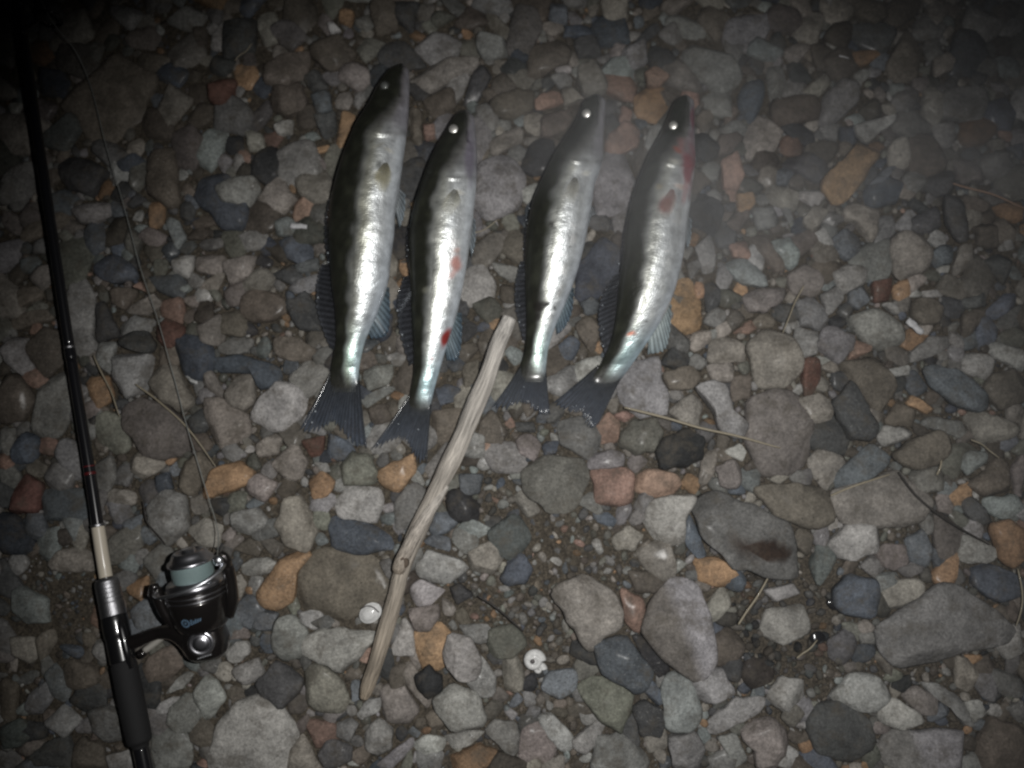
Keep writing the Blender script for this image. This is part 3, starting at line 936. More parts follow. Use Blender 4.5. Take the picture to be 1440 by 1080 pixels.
SPECIAL = {  # labels of the ones that serve as landmarks, by their first point
    (1210, 200): 'long ochre bar-shaped stone lying across the smaller pebbles', (930, 624): 'black angular stone just below the thick dry straw',
    (975, 715): 'big grey boulder with a dark wet stain on its lower end', (1175, 830): 'square teal-blue stone beside the dark wet gravel',
    (1302, 523): 'smooth pale blue oval stone, long and tilted', (1238, 883): 'big wedge-shaped grey slab, widest of the slabs beyond the teal-blue stone',
    (834, 665): 'squarish terracotta stone with rounded corners next to an oblong one', (413, 820): 'broad mottled brown-grey boulder between the ochre stone and the stick',
    (907, 887): 'big tapering purple-grey stone standing proud of the gravel', (1140, 1027): 'dark grey damp boulder, broad and rough, darkest of the large stones',
    (90, 138): 'large dark brown slab crossed by the slack fishing line', (955, 395): 'bright orange stone under a dark chip beside the red-gilled fish',
    (944, 414): 'dark brown chip resting on the bright orange stone', (907, 102): 'small red cobble beyond the head of the red-gilled fish',
    (1311, 87): 'pale yellow angular chip lying on dark stones', (815, 92): 'tan cobble just beyond the snout of the dirt-specked fish',
    (297, 1060): 'large white-grey boulder cut by the frame, smooth and rounded', (1252, 212): 'upright tan oval cobble beside the ochre bar-shaped stone',
    (1177, 692): 'large mottled mauve slab lying under the short straw', (962, 740): 'narrow dark blue shard wedged against the stained boulder',
    (837, 910): 'polished blue-grey wedge leaning against the purple-grey stone', (423, 917): 'pale speckled slab beside the lower half of the driftwood stick',
    (427, 207): 'thin orange stone lying end to end with an upright orange one', (480, 150): 'upright orange stone beside the back of the largest fish',
    (892, 675): 'oblong terracotta stone touching the squarish terracotta one', (283, 693): 'bright ochre leaf-shaped stone beside the end of the fishing line',
    (362, 833): 'large ochre stone leaning on the broad mottled boulder', (219, 460): 'glossy red-brown pebble under the middle of the fishing line',
    (170, 483): 'small dark oval pebble next to the glossy red-brown one', (1393, 740): 'rounded ochre cobble beside the end of the curved black twig',
}


USED_LABELS = set()


def stone_label(letter, poly, area_px, aspect, nv):
    cx, cy = poly.mean(0)
    k = (int(poly[0][0]), int(poly[0][1]))
    if k in SPECIAL:
        return SPECIAL[k]
    size = 'small' if area_px < 500 else ('large' if area_px > 2600 else '')
    if aspect > 2.1:
        shape = 'elongated'
    elif nv <= 4:
        shape = 'angular'
    elif nv == 5:
        shape = 'blocky'
    else:
        shape = 'rounded'
    d = sorted((math.hypot(cx - x, cy - y), n) for n, x, y in LAND)
    rel = 'close by' if d[0][0] < 55 else 'near'
    if d[1][0] < d[0][0] * 1.35:
        where = f'between {d[0][1]} and {d[1][1]}'
    else:
        where = f'{rel} {d[0][1]}'
    head = f'{size} {PAL[letter][1]} {shape} stone'
    opts = [f'{head} {where}', f'{head} {rel} {d[0][1]}'] + [f'{head} between {d[0][1]} and {d[q][1]}' for q in (1, 2, 3)] + [f'{head} near {d[q][1]}' for q in (1, 2)]
    opts = [' '.join(q.split()) for q in opts]
    opts = [q for q in opts if len(q.split()) <= 16]
    t = next((q for q in opts if q not in USED_LABELS), opts[0])
    USED_LABELS.add(t)
    return t


GRES = .0016
GW, GH = int(2.5 / GRES), int(2.1 / GRES)
occ = np.zeros((GH, GW), bool)


def occ_ij(x, y):
    return int((y + 1.05) / GRES), int((x + 1.25) / GRES)


def fill_poly(p):
    i0, j0 = occ_ij(p[:, 0].min(), p[:, 1].min())
    i1, j1 = occ_ij(p[:, 0].max(), p[:, 1].max())
    i0, j0, i1, j1 = max(i0, 0), max(j0, 0), min(i1 + 1, GH), min(j1 + 1, GW)
    if i1 <= i0 or j1 <= j0:
        return
    yy, xx = np.mgrid[i0:i1, j0:j1]
    X, Y = xx * GRES - 1.25, yy * GRES - 1.05
    ins = np.zeros(X.shape, bool)
    for a, b in zip(p, np.roll(p, -1, 0)):
        if a[1] == b[1]:
            continue
        c = ((a[1] > Y) != (b[1] > Y)) & (X < (b[0] - a[0]) * (Y - a[1]) / (b[1] - a[1]) + a[0])
        ins ^= c
    occ[i0:i1, j0:j1] |= ins


STONE_OBJS = []
pv, pf, pc, off = [], [], [], 0          # the pebbles too many to tell apart are collected here


def triangles(F):
    return np.array([t for f in F for t in ([f] if len(f) == 3 else [[f[0], f[i], f[i + 1]] for i in range(1, len(f) - 1)])])


def to_gravel(V, F, col):
    global off
    pv.append(V)
    pf.append(triangles(F) + off)
    pc.append(col if col.ndim == 2 else np.tile(col, (len(V), 1)))
    off += len(V)


_areas = sorted((poly_area(p) + (1e6 if (int(p[0][0]), int(p[0][1])) in SPECIAL else 0) for _, _, p in TRACED), reverse=True)
AREA_MIN = _areas[299]
for idx, (letter, lev, poly) in enumerate(TRACED):
    rng = np.random.default_rng(1000 + idx)
    w = np.array([P(x, y, .010)[:2] for x, y in poly])
    c = w.mean(0)
    rel = (w - c) * 1.03
    angular = len(poly) <= 5
    n = int(np.clip(math.sqrt(poly_area(rel)) / .0015, 24, 56))
    sm = round_outline(rel, n, rng.uniform(.03, .08) if angular else rng.uniform(.05, .13))
    wob = rng.normal(0, 1, 5)
    ang = np.arctan2(sm[:, 1], sm[:, 0])
    sm = sm * (1 + .021 * sum(wob[q] * np.sin((q + 3) * ang + wob[q] * 9) for q in range(5)))[:, None]
    ev = np.linalg.eigvalsh(np.cov(rel.T))
    size = math.sqrt(poly_area(sm))
    minw = 3.2 * math.sqrt(max(ev[0], 1e-8))
    h = min(.24 * minw + .0025, .015) * rng.uniform(.85, 1.15)
    px, py = poly.mean(0)
    yy, xx = np.clip(poly[:, 1].astype(int), 0, 1079), np.clip(poly[:, 0].astype(int), 0, 1439)
    covered = cover[yy, xx].any() or cover[int(np.clip(py, 0, 1079)), int(np.clip(px, 0, 1439))]
    if covered:
        h = min(h, .008)
        lev = 0
    V, F = stone_mesh(sm, h, rng, rng.uniform(2.4, 3.8), int(rng.integers(3, 6)) + (3 if angular else 0))
    base = np.array(PAL[letter][0]) * rng.normal(1.04, .13) * (1 + rng.normal(0, .014, 3))
    nb = SineNoise(2.6 / size, 5, rng)
    col = base * (1 + .13 * nb(V))[:, None]
    if (int(poly[0][0]), int(poly[0][1])) == (975, 715):      # wet stain on the big boulder
        q = np.array([project([v[0] + c[0], v[1] + c[1], .02]) for v in V])
        dd = np.hypot((q[:, 0] - 1072) / 34, (q[:, 1] - 775) / 17) + .35 * SineNoise(260, 6, rng)(V)
        a = np.clip((1.05 - dd) / .2, 0, 1)[:, None]
        col = col * (1 - a) + np.array([.03, .018, .012]) * a
    if (int(poly[0][0]), int(poly[0][1])) in ((907, 887), (1237, 1053)):   # two-toned stones
        a = np.clip(.5 + (V[:, 0] + .3 * V[:, 1]) / (.18 * size) + .5 * nb(V), 0, 1)[:, None]
        col = col * (1 - a) * .75 + np.array([.27, .26, .27]) * a
    z = .20 * h + .0105 * lev
    fill_poly(sm * .95 + c)
    if poly_area(poly) + (1e6 if (int(poly[0][0]), int(poly[0][1])) in SPECIAL else 0) < AREA_MIN:
        to_gravel(V + [c[0], c[1], z], F, np.clip(col, .004, .9))
        continue
    o = mesh_obj('stone', V, F, M_STONE, col=np.clip(col, .004, .9))
    o.location = (c[0], c[1], z)
    asp = math.sqrt(ev[1] / max(ev[0], 1e-9))
    tag(o, stone_label(letter, poly, poly_area(poly), asp, len(poly)), 'stone', 'stones of the shingle bed')
    STONE_OBJS.append(o)

# ------------------------------------------------------------------ the countless small pebbles between them
def icosphere(sub):
    import bmesh
    bm = bmesh.new()
    bmesh.ops.create_icosphere(bm, subdivisions=sub, radius=1)
    v = np.array([x.co[:] for x in bm.verts])
    f = np.array([[x.index for x in fc.verts] for fc in bm.faces])
    bm.free()
    return v, f


ICO = {1: icosphere(1), 2: icosphere(2)}
PEB_W = 'ggggggggllldddddbbBBwwwwwwwwnnnnnnnnnooptyyyyssmm'
cov_w = np.zeros_like(occ)
ii, jj = np.nonzero(cover[::2, ::2])
for y, x in zip(ii * 2, jj * 2):
    q = P(x, y, .012)
    a, b = occ_ij(q[0], q[1])
    if 1 < a < GH - 2 and 1 < b < GW - 2:
        cov_w[a - 1:a + 2, b - 1:b + 2] = True
GRIT = [(P(x, y)[:2], r * MPP) for x, y, r in ((1108, 872, 78), (1125, 925, 60), (800, 770, 62), (868, 790, 45), (755, 840, 62), (765, 895, 45), (700, 690, 38), (770, 628, 40), (690, 850, 40), (1300, 940, 35), (390, 445, 40), (1090, 800, 40))]
WET = (P(1110, 880)[:2], 85 * MPP)
GRAVEL_HOLES = [(P(90, 830)[:2], .055), (P(140, 800)[:2], .03), (P(300, 840)[:2], .02)]   # bare sandy patch beside the rod
def pebbles(rmin, rmax, tries, dens=1.0, sub=2, squeeze=.8):
    global off
    bv, bf = ICO.get(sub, (None, None))
    xs = RNG.uniform(-1.22, 1.22, tries)
    ys = RNG.uniform(-1.02, 1.02, tries)
    rs = RNG.uniform(rmin, rmax, tries)
    ca, sa = np.cos(np.linspace(0, 6.28, 8, endpoint=False)), np.sin(np.linspace(0, 6.28, 8, endpoint=False))
    for x, y, r in zip(xs, ys, rs):
        i, j = occ_ij(x, y)
        k = max(1, int(r / GRES))
        if i < k or j < k or i >= GH - k or j >= GW - k or occ[i, j]:
            continue
        q = r * squeeze / GRES
        if occ[np.clip((i + sa * q).astype(int), 0, GH - 1), np.clip((j + ca * q).astype(int), 0, GW - 1)].any():
            continue
        if r > .004 and any(math.hypot(x - h[0][0], y - h[0][1]) < h[1] for h in GRAVEL_HOLES):
            continue
        if r > .0068 and any(math.hypot(x - h[0][0], y - h[0][1]) < h[1] for h in GRIT):
            continue
        w = max(1, int(.8 * r / GRES))
        yy, xx = np.ogrid[-w:w + 1, -w:w + 1]
        sl = (slice(max(i - w, 0), i + w + 1), slice(max(j - w, 0), j + w + 1))
        msk = (yy * yy + xx * xx <= w * w)
        if occ[sl].shape == msk.shape:
            occ[sl] |= msk
        t = RNG.uniform(0, 6.28)
        col = np.array(PAL[PEB_W[RNG.integers(len(PEB_W))]][0]) * RNG.uniform(.45, 1.2) * (1 + RNG.normal(0, .014, 3))
        cov = cov_w[i, j]
        if math.hypot(x - WET[0][0], y - WET[0][1]) < WET[1] * RNG.uniform(.6, 1.1):
            col = col * .42                              # damp gravel
        if sub == 0:                                   # larger ones: an irregular outline
            m = int(RNG.integers(4, 8))
            an = np.sort((np.arange(m) + RNG.uniform(-.32, .32, m)) * 6.283 / m) + t
            rr = r * RNG.uniform(.7, 1.3, m)
            pl = np.column_stack([np.cos(an) * rr * RNG.uniform(1, 1.35), np.sin(an) * rr * RNG.uniform(.75, 1)])
            pl = pl @ np.array([[math.cos(t), -math.sin(t)], [math.sin(t), math.cos(t)]])
            big = r > .011
            ol = round_outline(pl, 26 if big else 15, RNG.uniform(.03, .15))
            h = min(r * RNG.uniform(.35, .65), .012)
            if cov:
                h = min(h, .007)
            v, F = stone_mesh(ol, h, RNG, RNG.uniform(2.2, 3.3), int(RNG.integers(4, 8)), 7 if big else 5, 3)
            v = v + [x, y, .18 * h]
            to_gravel(v, F, col)
            continue
        v = bv.copy()
        for _ in range(4):
            nn = RNG.normal(size=3)
            nn /= np.linalg.norm(nn)
            over = np.clip(v @ nn - RNG.uniform(.5, .85), 0, None)
            v = v - np.outer(over * .95, nn)
        v = v * [RNG.uniform(.85, 1.4), RNG.uniform(.7, 1.0), RNG.uniform(.42, .7)] * r
        R = np.array([[math.cos(t), -math.sin(t), 0], [math.sin(t), math.cos(t), 0], [0, 0, 1]])
        tl = RNG.normal(0, .25)
        R2 = np.array([[1, 0, 0], [0, math.cos(tl), -math.sin(tl)], [0, math.sin(tl), math.cos(tl)]])
        v = v @ R2.T @ R.T
        zz = r * RNG.uniform(.05, .28) + .001
        if cov:
            zz = min(zz, .010 - v[:, 2].max())
        pv.append(v + [x, y, zz])
        pf.append(bf + off)
        pc.append(np.tile(col, (len(v), 1)))
        off += len(v)


pebbles(.018, .030, 11000, sub=0, squeeze=.55)
pebbles(.011, .018, 34000, sub=0, squeeze=.45)
pebbles(.007, .011, 50000, sub=0, squeeze=.4)
pebbles(.0042, .007, 56000, sub=2, squeeze=.36)
pebbles(.0024, .0042, 70000, sub=2, squeeze=.42)
pebbles(.0012, .0024, 70000, sub=1, squeeze=.4)
gravel = mesh_obj('gravel', np.vstack(pv), np.vstack(pf), M_STONE, col=np.clip(np.vstack(pc), .004, .8))
gravel['kind'] = 'stuff'
gravel['label'] = 'small mixed pebbles and grit filling the gaps between the stones'

# ------------------------------------------------------------------ fish
def fish_material():
    m, nt, b, N, L = mat_new('fish_skin')
    at = N('ShaderNodeAttribute'); at.attribute_name = 'Col'
    me = N('ShaderNodeAttribute'); me.attribute_name = 'metal'
    su = N('ShaderNodeAttribute'); su.attribute_name = 'su'
    sv = N('ShaderNodeAttribute'); sv.attribute_name = 'sv'
    cb = N('ShaderNodeCombineXYZ')
    L(su.outputs['Fac'], cb.inputs[0]); L(sv.outputs['Fac'], cb.inputs[1])
    vo = N('ShaderNodeTexVoronoi'); vo.inputs['Scale'].default_value = 430
    vo.inputs['Randomness'].default_value = .45
    L(cb.outputs[0], vo.inputs['Vector'])
    nz = N('ShaderNodeTexNoise'); nz.inputs['Scale'].default_value = 90; nz.inputs['Detail'].default_value = 5
    L(cb.outputs[0], nz.inputs['Vector'])
    mr = N('ShaderNodeMapRange'); mr.inputs['From Min'].default_value = .3; mr.inputs['From Max'].default_value = .7
    mr.inputs['To Min'].default_value = .74; mr.inputs['To Max'].default_value = 1.2
    L(nz.outputs[0], mr.inputs[0])
    mx = N('ShaderNodeMix'); mx.data_type = 'RGBA'; mx.blend_type = 'MULTIPLY'; mx.inputs['Factor'].default_value = 1
    L(at.outputs['Color'], mx.inputs['A']); L(mr.outputs[0], mx.inputs['B'])
    L(mx.outputs['Result'], b.inputs['Base Color'])
    L(me.outputs['Fac'], b.inputs['Metallic'])
    mr2 = N('ShaderNodeMapRange'); mr2.inputs['To Min'].default_value = .36; mr2.inputs['To Max'].default_value = .46
    L(nz.outputs[0], mr2.inputs[0]); L(mr2.outputs[0], b.inputs['Roughness'])
    b.inputs['Specular IOR Level'].default_value = .12
    b.inputs['Coat Weight'].default_value = .12
    b.inputs['Coat Roughness'].default_value = .14
    bp = N('ShaderNodeBump'); bp.inputs['Strength'].default_value = .28; bp.inputs['Distance'].default_value = .0006
    L(vo.outputs['Distance'], bp.inputs['Height'])
    bp2 = N('ShaderNodeBump'); bp2.inputs['Strength'].default_value = .4; bp2.inputs['Distance'].default_value = .003
    L(nz.outputs[0], bp2.inputs['Height']); L(bp2.outputs[0], bp.inputs['Normal'])
    L(bp.outputs[0], b.inputs['Normal'])
    return m


def fin_material(name, rough, coat):
    m, nt, b, N, L = mat_new(name)
    at = N('ShaderNodeAttribute'); at.attribute_name = 'Col'
    al = N('ShaderNodeAttribute'); al.attribute_name = 'opacity'
    L(at.outputs['Color'], b.inputs['Base Color'])
    L(al.outputs['Fac'], b.inputs['Alpha'])
    b.inputs['Roughness'].default_value = rough
    b.inputs['Specular IOR Level'].default_value = .15
    b.inputs['Coat Weight'].default_value = coat
    b.inputs['Coat Roughness'].default_value = .13
    tc = N('ShaderNodeTexCoord')
    nz = N('ShaderNodeTexNoise'); nz.inputs['Scale'].default_value = 160; nz.inputs['Detail'].default_value = 5
    L(tc.outputs['Object'], nz.inputs['Vector'])
    bp = N('ShaderNodeBump'); bp.inputs['Strength'].default_value = .5; bp.inputs['Distance'].default_value = .003
    L(nz.outputs[0], bp.inputs['Height']); L(bp.outputs[0], b.inputs['Normal'])
    return m


M_FISH = fish_material()
M_FIN = fin_material('wet_fin', .6, .5)
M_TAIL = fin_material('tail_membrane', .6, .9)
M_PECT = fin_material('pectoral_membrane', .55, .12)
M_PUPIL = simple('eye_tapetum', (.99, .97, .92), .42, .85, 1)  # eyeshine put into the pupil as a near-white metal colour
M_IRIS = simple('fish_iris', (.05, .05, .045), .25, .3, 1)
m, nt, b_, N_, L_ = mat_new('water_bead')
b_.inputs['Base Color'].default_value = (.6, .65, .7, 1)
b_.inputs['Roughness'].default_value = .05
b_.inputs['Metallic'].default_value = .35
M_BEAD = m

DARK, OLIVE = np.array([.015, .016, .011]), np.array([.17, .155, .055])
SILVER, BELLY = np.array([.90, .94, .96]), np.array([.72, .77, .82])


def sstep(x, a, b):
    t = np.clip((x - a) / (b - a), 0, 1)
    return t * t * (3 - 2 * t)


def fin(name, parent, root, tip, cols, rays=12, mat=None, ragged=.05, ridge=.0009, rows=9, flare=False, op=(1, .9)):
    nu = rays * 2 + 1
    r = smooth_path(root, nu)
    t = smooth_path(tip, nu) if len(tip) > 2 else np.linspace(tip[0], tip[1], nu)
    rng = np.random.default_rng(int(abs(r[0][0] * 7919 + r[0][1] * 104729) * 1000) % 99999)
    c0, c1 = np.array(cols[0]), np.array(cols[1])
    T, Bm, K, O = [], [], [], []
    for i in range(nu):
        rg = 1 - ragged * rng.random() - (ragged if i % 2 else 0)
        for j in range(rows):
            v = j / (rows - 1)
            w_ = v * rg
            p = r[i] * (1 - w_) + t[i] * w_
            if flare:                              # stay narrow at first, then spread
                mid = r.mean(0) * (1 - w_) + t.mean(0) * w_
                full = t[i] - t.mean(0)
                nar = r[i] - r.mean(0)
                e = w_ ** 1.12
                p = mid + nar * (1 - e) + full * e
            p = p + [0, 0, ridge * (1 if i % 2 == 0 else -1) * min(1, v * 2.5)]
            T.append(p)
            Bm.append(p - [0, 0, .0007])
            O.append((op[0] * (1 - v) + op[1] * v) * (1 if i % 2 == 0 else .8))
            K.append((c0 * (1 - v) + c1 * v) * (1.5 if i % 2 == 0 else .6) * rng.uniform(.75, 1.25))
    n = len(T)
    F = grid_faces(nu, rows)
    F2 = [[q + n for q in f[::-1]] for f in F]
    E = []
    loop = [i * rows for i in range(nu)] + [(nu - 1) * rows + j for j in range(1, rows)] + \
           [i * rows + rows - 1 for i in range(nu - 2, -1, -1)] + [j for j in range(rows - 2, 0, -1)]
    for a, b in zip(loop, loop[1:] + loop[:1]):
        E.append([b, a, a + n, b + n])
    return mesh_obj(name, np.array(T + Bm), F + F2 + E, mat or M_FIN, parent, col=np.clip(np.array(K + K), .003, .9), extra=dict(opacity=np.array(O + O)))


def px3(lst, z):
    zs = np.linspace(z[0], z[1], len(lst)) if np.ndim(z) else np.full(len(lst), z)
    return np.array([P(x, y, zz) for (x, y), zz in zip(lst, zs)])


def make_fish(k, spec, label, marks, dark_edge):
    st = np.array(spec['st'], float)
    n, m = 260, 72
    s = smooth_path(st, n)
    y, xl, xr = s[:, 0], s[:, 1], s[:, 2]
    u = (y - y[0]) / (y[-1] - y[0])
    a = (xr - xl) / 2 * MPP
    kk = spec['th'] * (1 - .18 * sstep(u, .75, .93)) * (1 - .95 * sstep(u, .88, 1)) - spec['th'] * (0 - .10 * (1 - sstep(u, 0, .15)))
    b = a * kk
    bmax = b.max()
    zc = .0095 + .55 * b + .33 * bmax * np.sqrt(np.clip(1 - u, 0, 1)) + .016 * (1 - u)
    zc = np.maximum(zc, .0165)
    Lp = np.array([P(x, q, z) for x, q, z in zip(xl, y, zc)])
    Rp = np.array([P(x, q, z) for x, q, z in zip(xr, y, zc)])
    ctr, half = (Lp + Rp) / 2, (Rp - Lp) / 2
    nose = np.clip(np.sqrt(np.clip(u, 0, 1) / .022 + .06), 0, 1)
    th = np.linspace(0, 2 * math.pi, m, endpoint=False)
    q = np.cos(th)                              # -1 back, +1 belly
    up = np.sin(th)
    U, Q = np.meshgrid(u, q, indexing='ij')
    UPP = np.meshgrid(u, up, indexing='ij')[1]
    top = UPP > 0
    # gill cover, jaw line and cheek relief
    ge = spec['gill'] + .022 * np.cos((Q - .25) * 2.2) - .02
    cover_ = (1 - sstep(U, ge - .004, ge + .002)) * sstep(U, ge - .13, ge - .01)
    rad = 1 + .085 * cover_ * top * np.clip(UPP, 0, 1)
    pre = spec['gill'] * .62
    rad += .035 * (1 - sstep(U, pre - .003, pre + .003)) * sstep(U, pre - .06, pre) * np.clip(UPP, 0, 1)
    jaw = .28 + 2.6 * U
    rad -= .10 * np.exp(-((Q - jaw) / .07) ** 2) * (U < .115) * np.clip(UPP, 0, 1) * sstep(U, 0, .01)
    rad -= .5 * np.exp(-((Q - jaw) / .13) ** 2) * (1 - sstep(U, .012, .045))          # parted jaws at the tip
    rng = np.random.default_rng(50 + k)
    VV = np.zeros((n, m, 3))
    for i in range(n):
        VV[i] = ctr[i] + np.outer(q * nose[i] * rad[i], half[i])
        VV[i, :, 2] += up * b[i] * nose[i] * rad[i]
    V = VV.reshape(-1, 3)
    V = V + (SineNoise(42, 7, rng)(V) * .0007)[:, None] * np.array([1, 1, 1.0])
    hb = ((1 - sstep(U, spec['gill'] - .01, spec['gill'] + .01)) * np.clip(UPP, 0, 1)).reshape(-1)
    V[:, 2] += hb * (.0009 * SineNoise(150, 8, rng)(V) + .0005 * SineNoise(420, 8, rng)(V))
    V[:, 2] = np.maximum(V[:, 2], .0085 + .001 * SineNoise(60, 5, rng)(V))
    # colours of the skin
    nz = SineNoise(55, 8, rng)(V).reshape(n, m)
    nf = SineNoise(330, 10, rng)(V).reshape(n, m)
    de = dark_edge + .07 + .05 * nz + .05 * nf
    de = de + .62 * (1 - sstep(U, .08, .24))
    de = de + .08 * nz + .06 * nf
    tdark = 1 - sstep(Q, de - .26, de + .40)
    tol = np.exp(-((Q - de - .12) / .26) ** 2)
    tb = sstep(Q, .62, .95)
    col = SILVER[None, None] * (1 + .10 * nz + .06 * nf)[..., None]
    col = col * (1 - tb[..., None]) + BELLY * tb[..., None]
    tol = tol * (1 if k == 0 else .7)
    col = col * (1 - .6 * tol[..., None]) + OLIVE * (1.25 + .5 * nz)[..., None] * (.6 * tol[..., None])
    g_ = spec['gill']
    hd = (1 - sstep(U, g_ - .06, g_ + .03))[..., None]          # the head is duller and greyer than the flank
    nh = SineNoise(130, 9, rng)(V).reshape(n, m)
    hcol = np.array([.082, .077, .076]) * (1 + .55 * nh + .35 * nf)[..., None].clip(.2, 2)
    jawc = sstep(Q, .35, .7)[..., None]
    hcol = hcol * (1 - jawc) + np.array([.21, .195, .225]) * (1 + .22 * nh)[..., None] * jawc
    col = col * (1 - hd) + (col * .16 + hcol * .8) * hd
    gl = np.exp(-((U - ge + .004) / .010) ** 2)[..., None] * (.6 + .4 * nh)[..., None].clip(0, 1)   # dark slit behind the gill cover
    col = col * (1 - .55 * gl) + np.array([.05, .045, .03]) * .55 * gl
    ml = (np.exp(-((Q - jaw) / .06) ** 2) * (U < .12))[..., None]                                   # colour darkened along the mouth groove
    col = col * (1 - .8 * ml) + np.array([.015, .012, .016]) * .8 * ml
    col = col * (1 - tdark[..., None]) + DARK * (1 + .8 * np.clip(nf, 0, 1))[..., None] * tdark[..., None]
    tail = sstep(U, .90 + .025 * nz + .02 * nf, .985)[..., None]
    grn = np.exp(-((U - .90) / .075) ** 2)[..., None] * (1 - tdark[..., None])
    irid = np.array([.42, .66, .58]) if k in (0, 2) else np.array([.36, .64, .68])
    col = col * (1 - .6 * grn) + irid * .6 * grn
    blu = (sstep(U, .45, .9) * sstep(Q, .45, .8))[..., None]
    col = col * (1 - .45 * blu) + np.array([.50, .60, .72]) * .45 * blu
    col = col * (1 - .95 * tail) + np.array([.022, .022, .018]) * .95 * tail
    metal = (.70 * (1 - tdark) * (1 - .45 * tb) * (1 - hd[..., 0] * (.72 - .35 * np.clip(nh, 0, 1)))) * (1 - .95 * tail[..., 0])
    lat = np.exp(-((Q + .02 + .12 * U) / .018) ** 2)[..., None] * sstep(U, .3, .36)[..., None]
    col = col * (1 - .35 * lat)
    fleck = sstep(SineNoise(900, 12, rng)(V).reshape(n, m), .35, .7)[..., None]
    col = col * (1 - .22 * fleck * (1 - tb[..., None]))
    col = col.reshape(-1, 3)
    metal = metal.reshape(-1)
    pr = np.array(project(V)).T
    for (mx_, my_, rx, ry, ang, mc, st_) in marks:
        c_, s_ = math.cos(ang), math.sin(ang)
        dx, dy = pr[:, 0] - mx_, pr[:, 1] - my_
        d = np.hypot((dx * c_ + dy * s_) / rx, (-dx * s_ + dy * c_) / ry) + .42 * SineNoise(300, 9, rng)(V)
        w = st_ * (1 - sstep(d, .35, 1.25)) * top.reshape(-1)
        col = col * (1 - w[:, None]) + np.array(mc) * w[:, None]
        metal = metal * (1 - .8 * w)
    F = grid_faces(n, m, True)
    F.append(list(range(m))[::-1])
    F.append(list(range((n - 1) * m, n * m)))
    base = np.array([ctr[n // 2, 0], ctr[n // 2, 1], 0])
    root = thing('fish', base.tolist(), label, 'fish', 'caught fish laid side by side')
    su = np.repeat(u * (np.linalg.norm(ctr[-1] - ctr[0])), m)
    svv = np.tile(th, n) * np.repeat(np.maximum(a, .008) * .8, m)
    body = mesh_obj('body', V, F, M_FISH, root, col=np.clip(col, .004, .95), extra=dict(metal=metal, su=su, sv=svv))
    bvh = BVHTree.FromPolygons([tuple(v) for v in V], F)

    def hit(px, py):
        d = Vector(ray(px, py)).normalized()
        loc, nor, _, _ = bvh.ray_cast(Vector(CAM), d)
        if loc is None:
            p = P(px, py, zc[int(np.argmin(abs(y - py)))])
            return np.array(p), np.array([0, 0, 1.0])
        return np.array(loc), np.array(nor)
    # eye
    ex, ey, bright = spec['eye']
    loc, nor = hit(ex, ey)
    look = CAM - loc
    look /= np.linalg.norm(look)
    nn = nor * .5 + look * .5
    nn /= np.linalg.norm(nn)
    r = .0066
    prof = [(r * .42 * math.sin(t) - .0006, max(r * math.cos(t), 1e-4)) for t in np.linspace(-.2, math.pi / 2, 9)]
    eye = lathe('eye', prof, loc, nn, M_IRIS, root, 28)
    pr_ = r * .80 * (bright if bright < 1 else 1)
    prof = [(r * .24 * math.sin(t) + r * .25, max(pr_ * math.cos(t), 1e-4)) for t in np.linspace(0, math.pi / 2, 8)]
    lathe('pupil', prof, loc, nn, M_PUPIL if bright >= .9 else M_PUPIL_DIM, eye, 24)
    return root, hit, zc, y


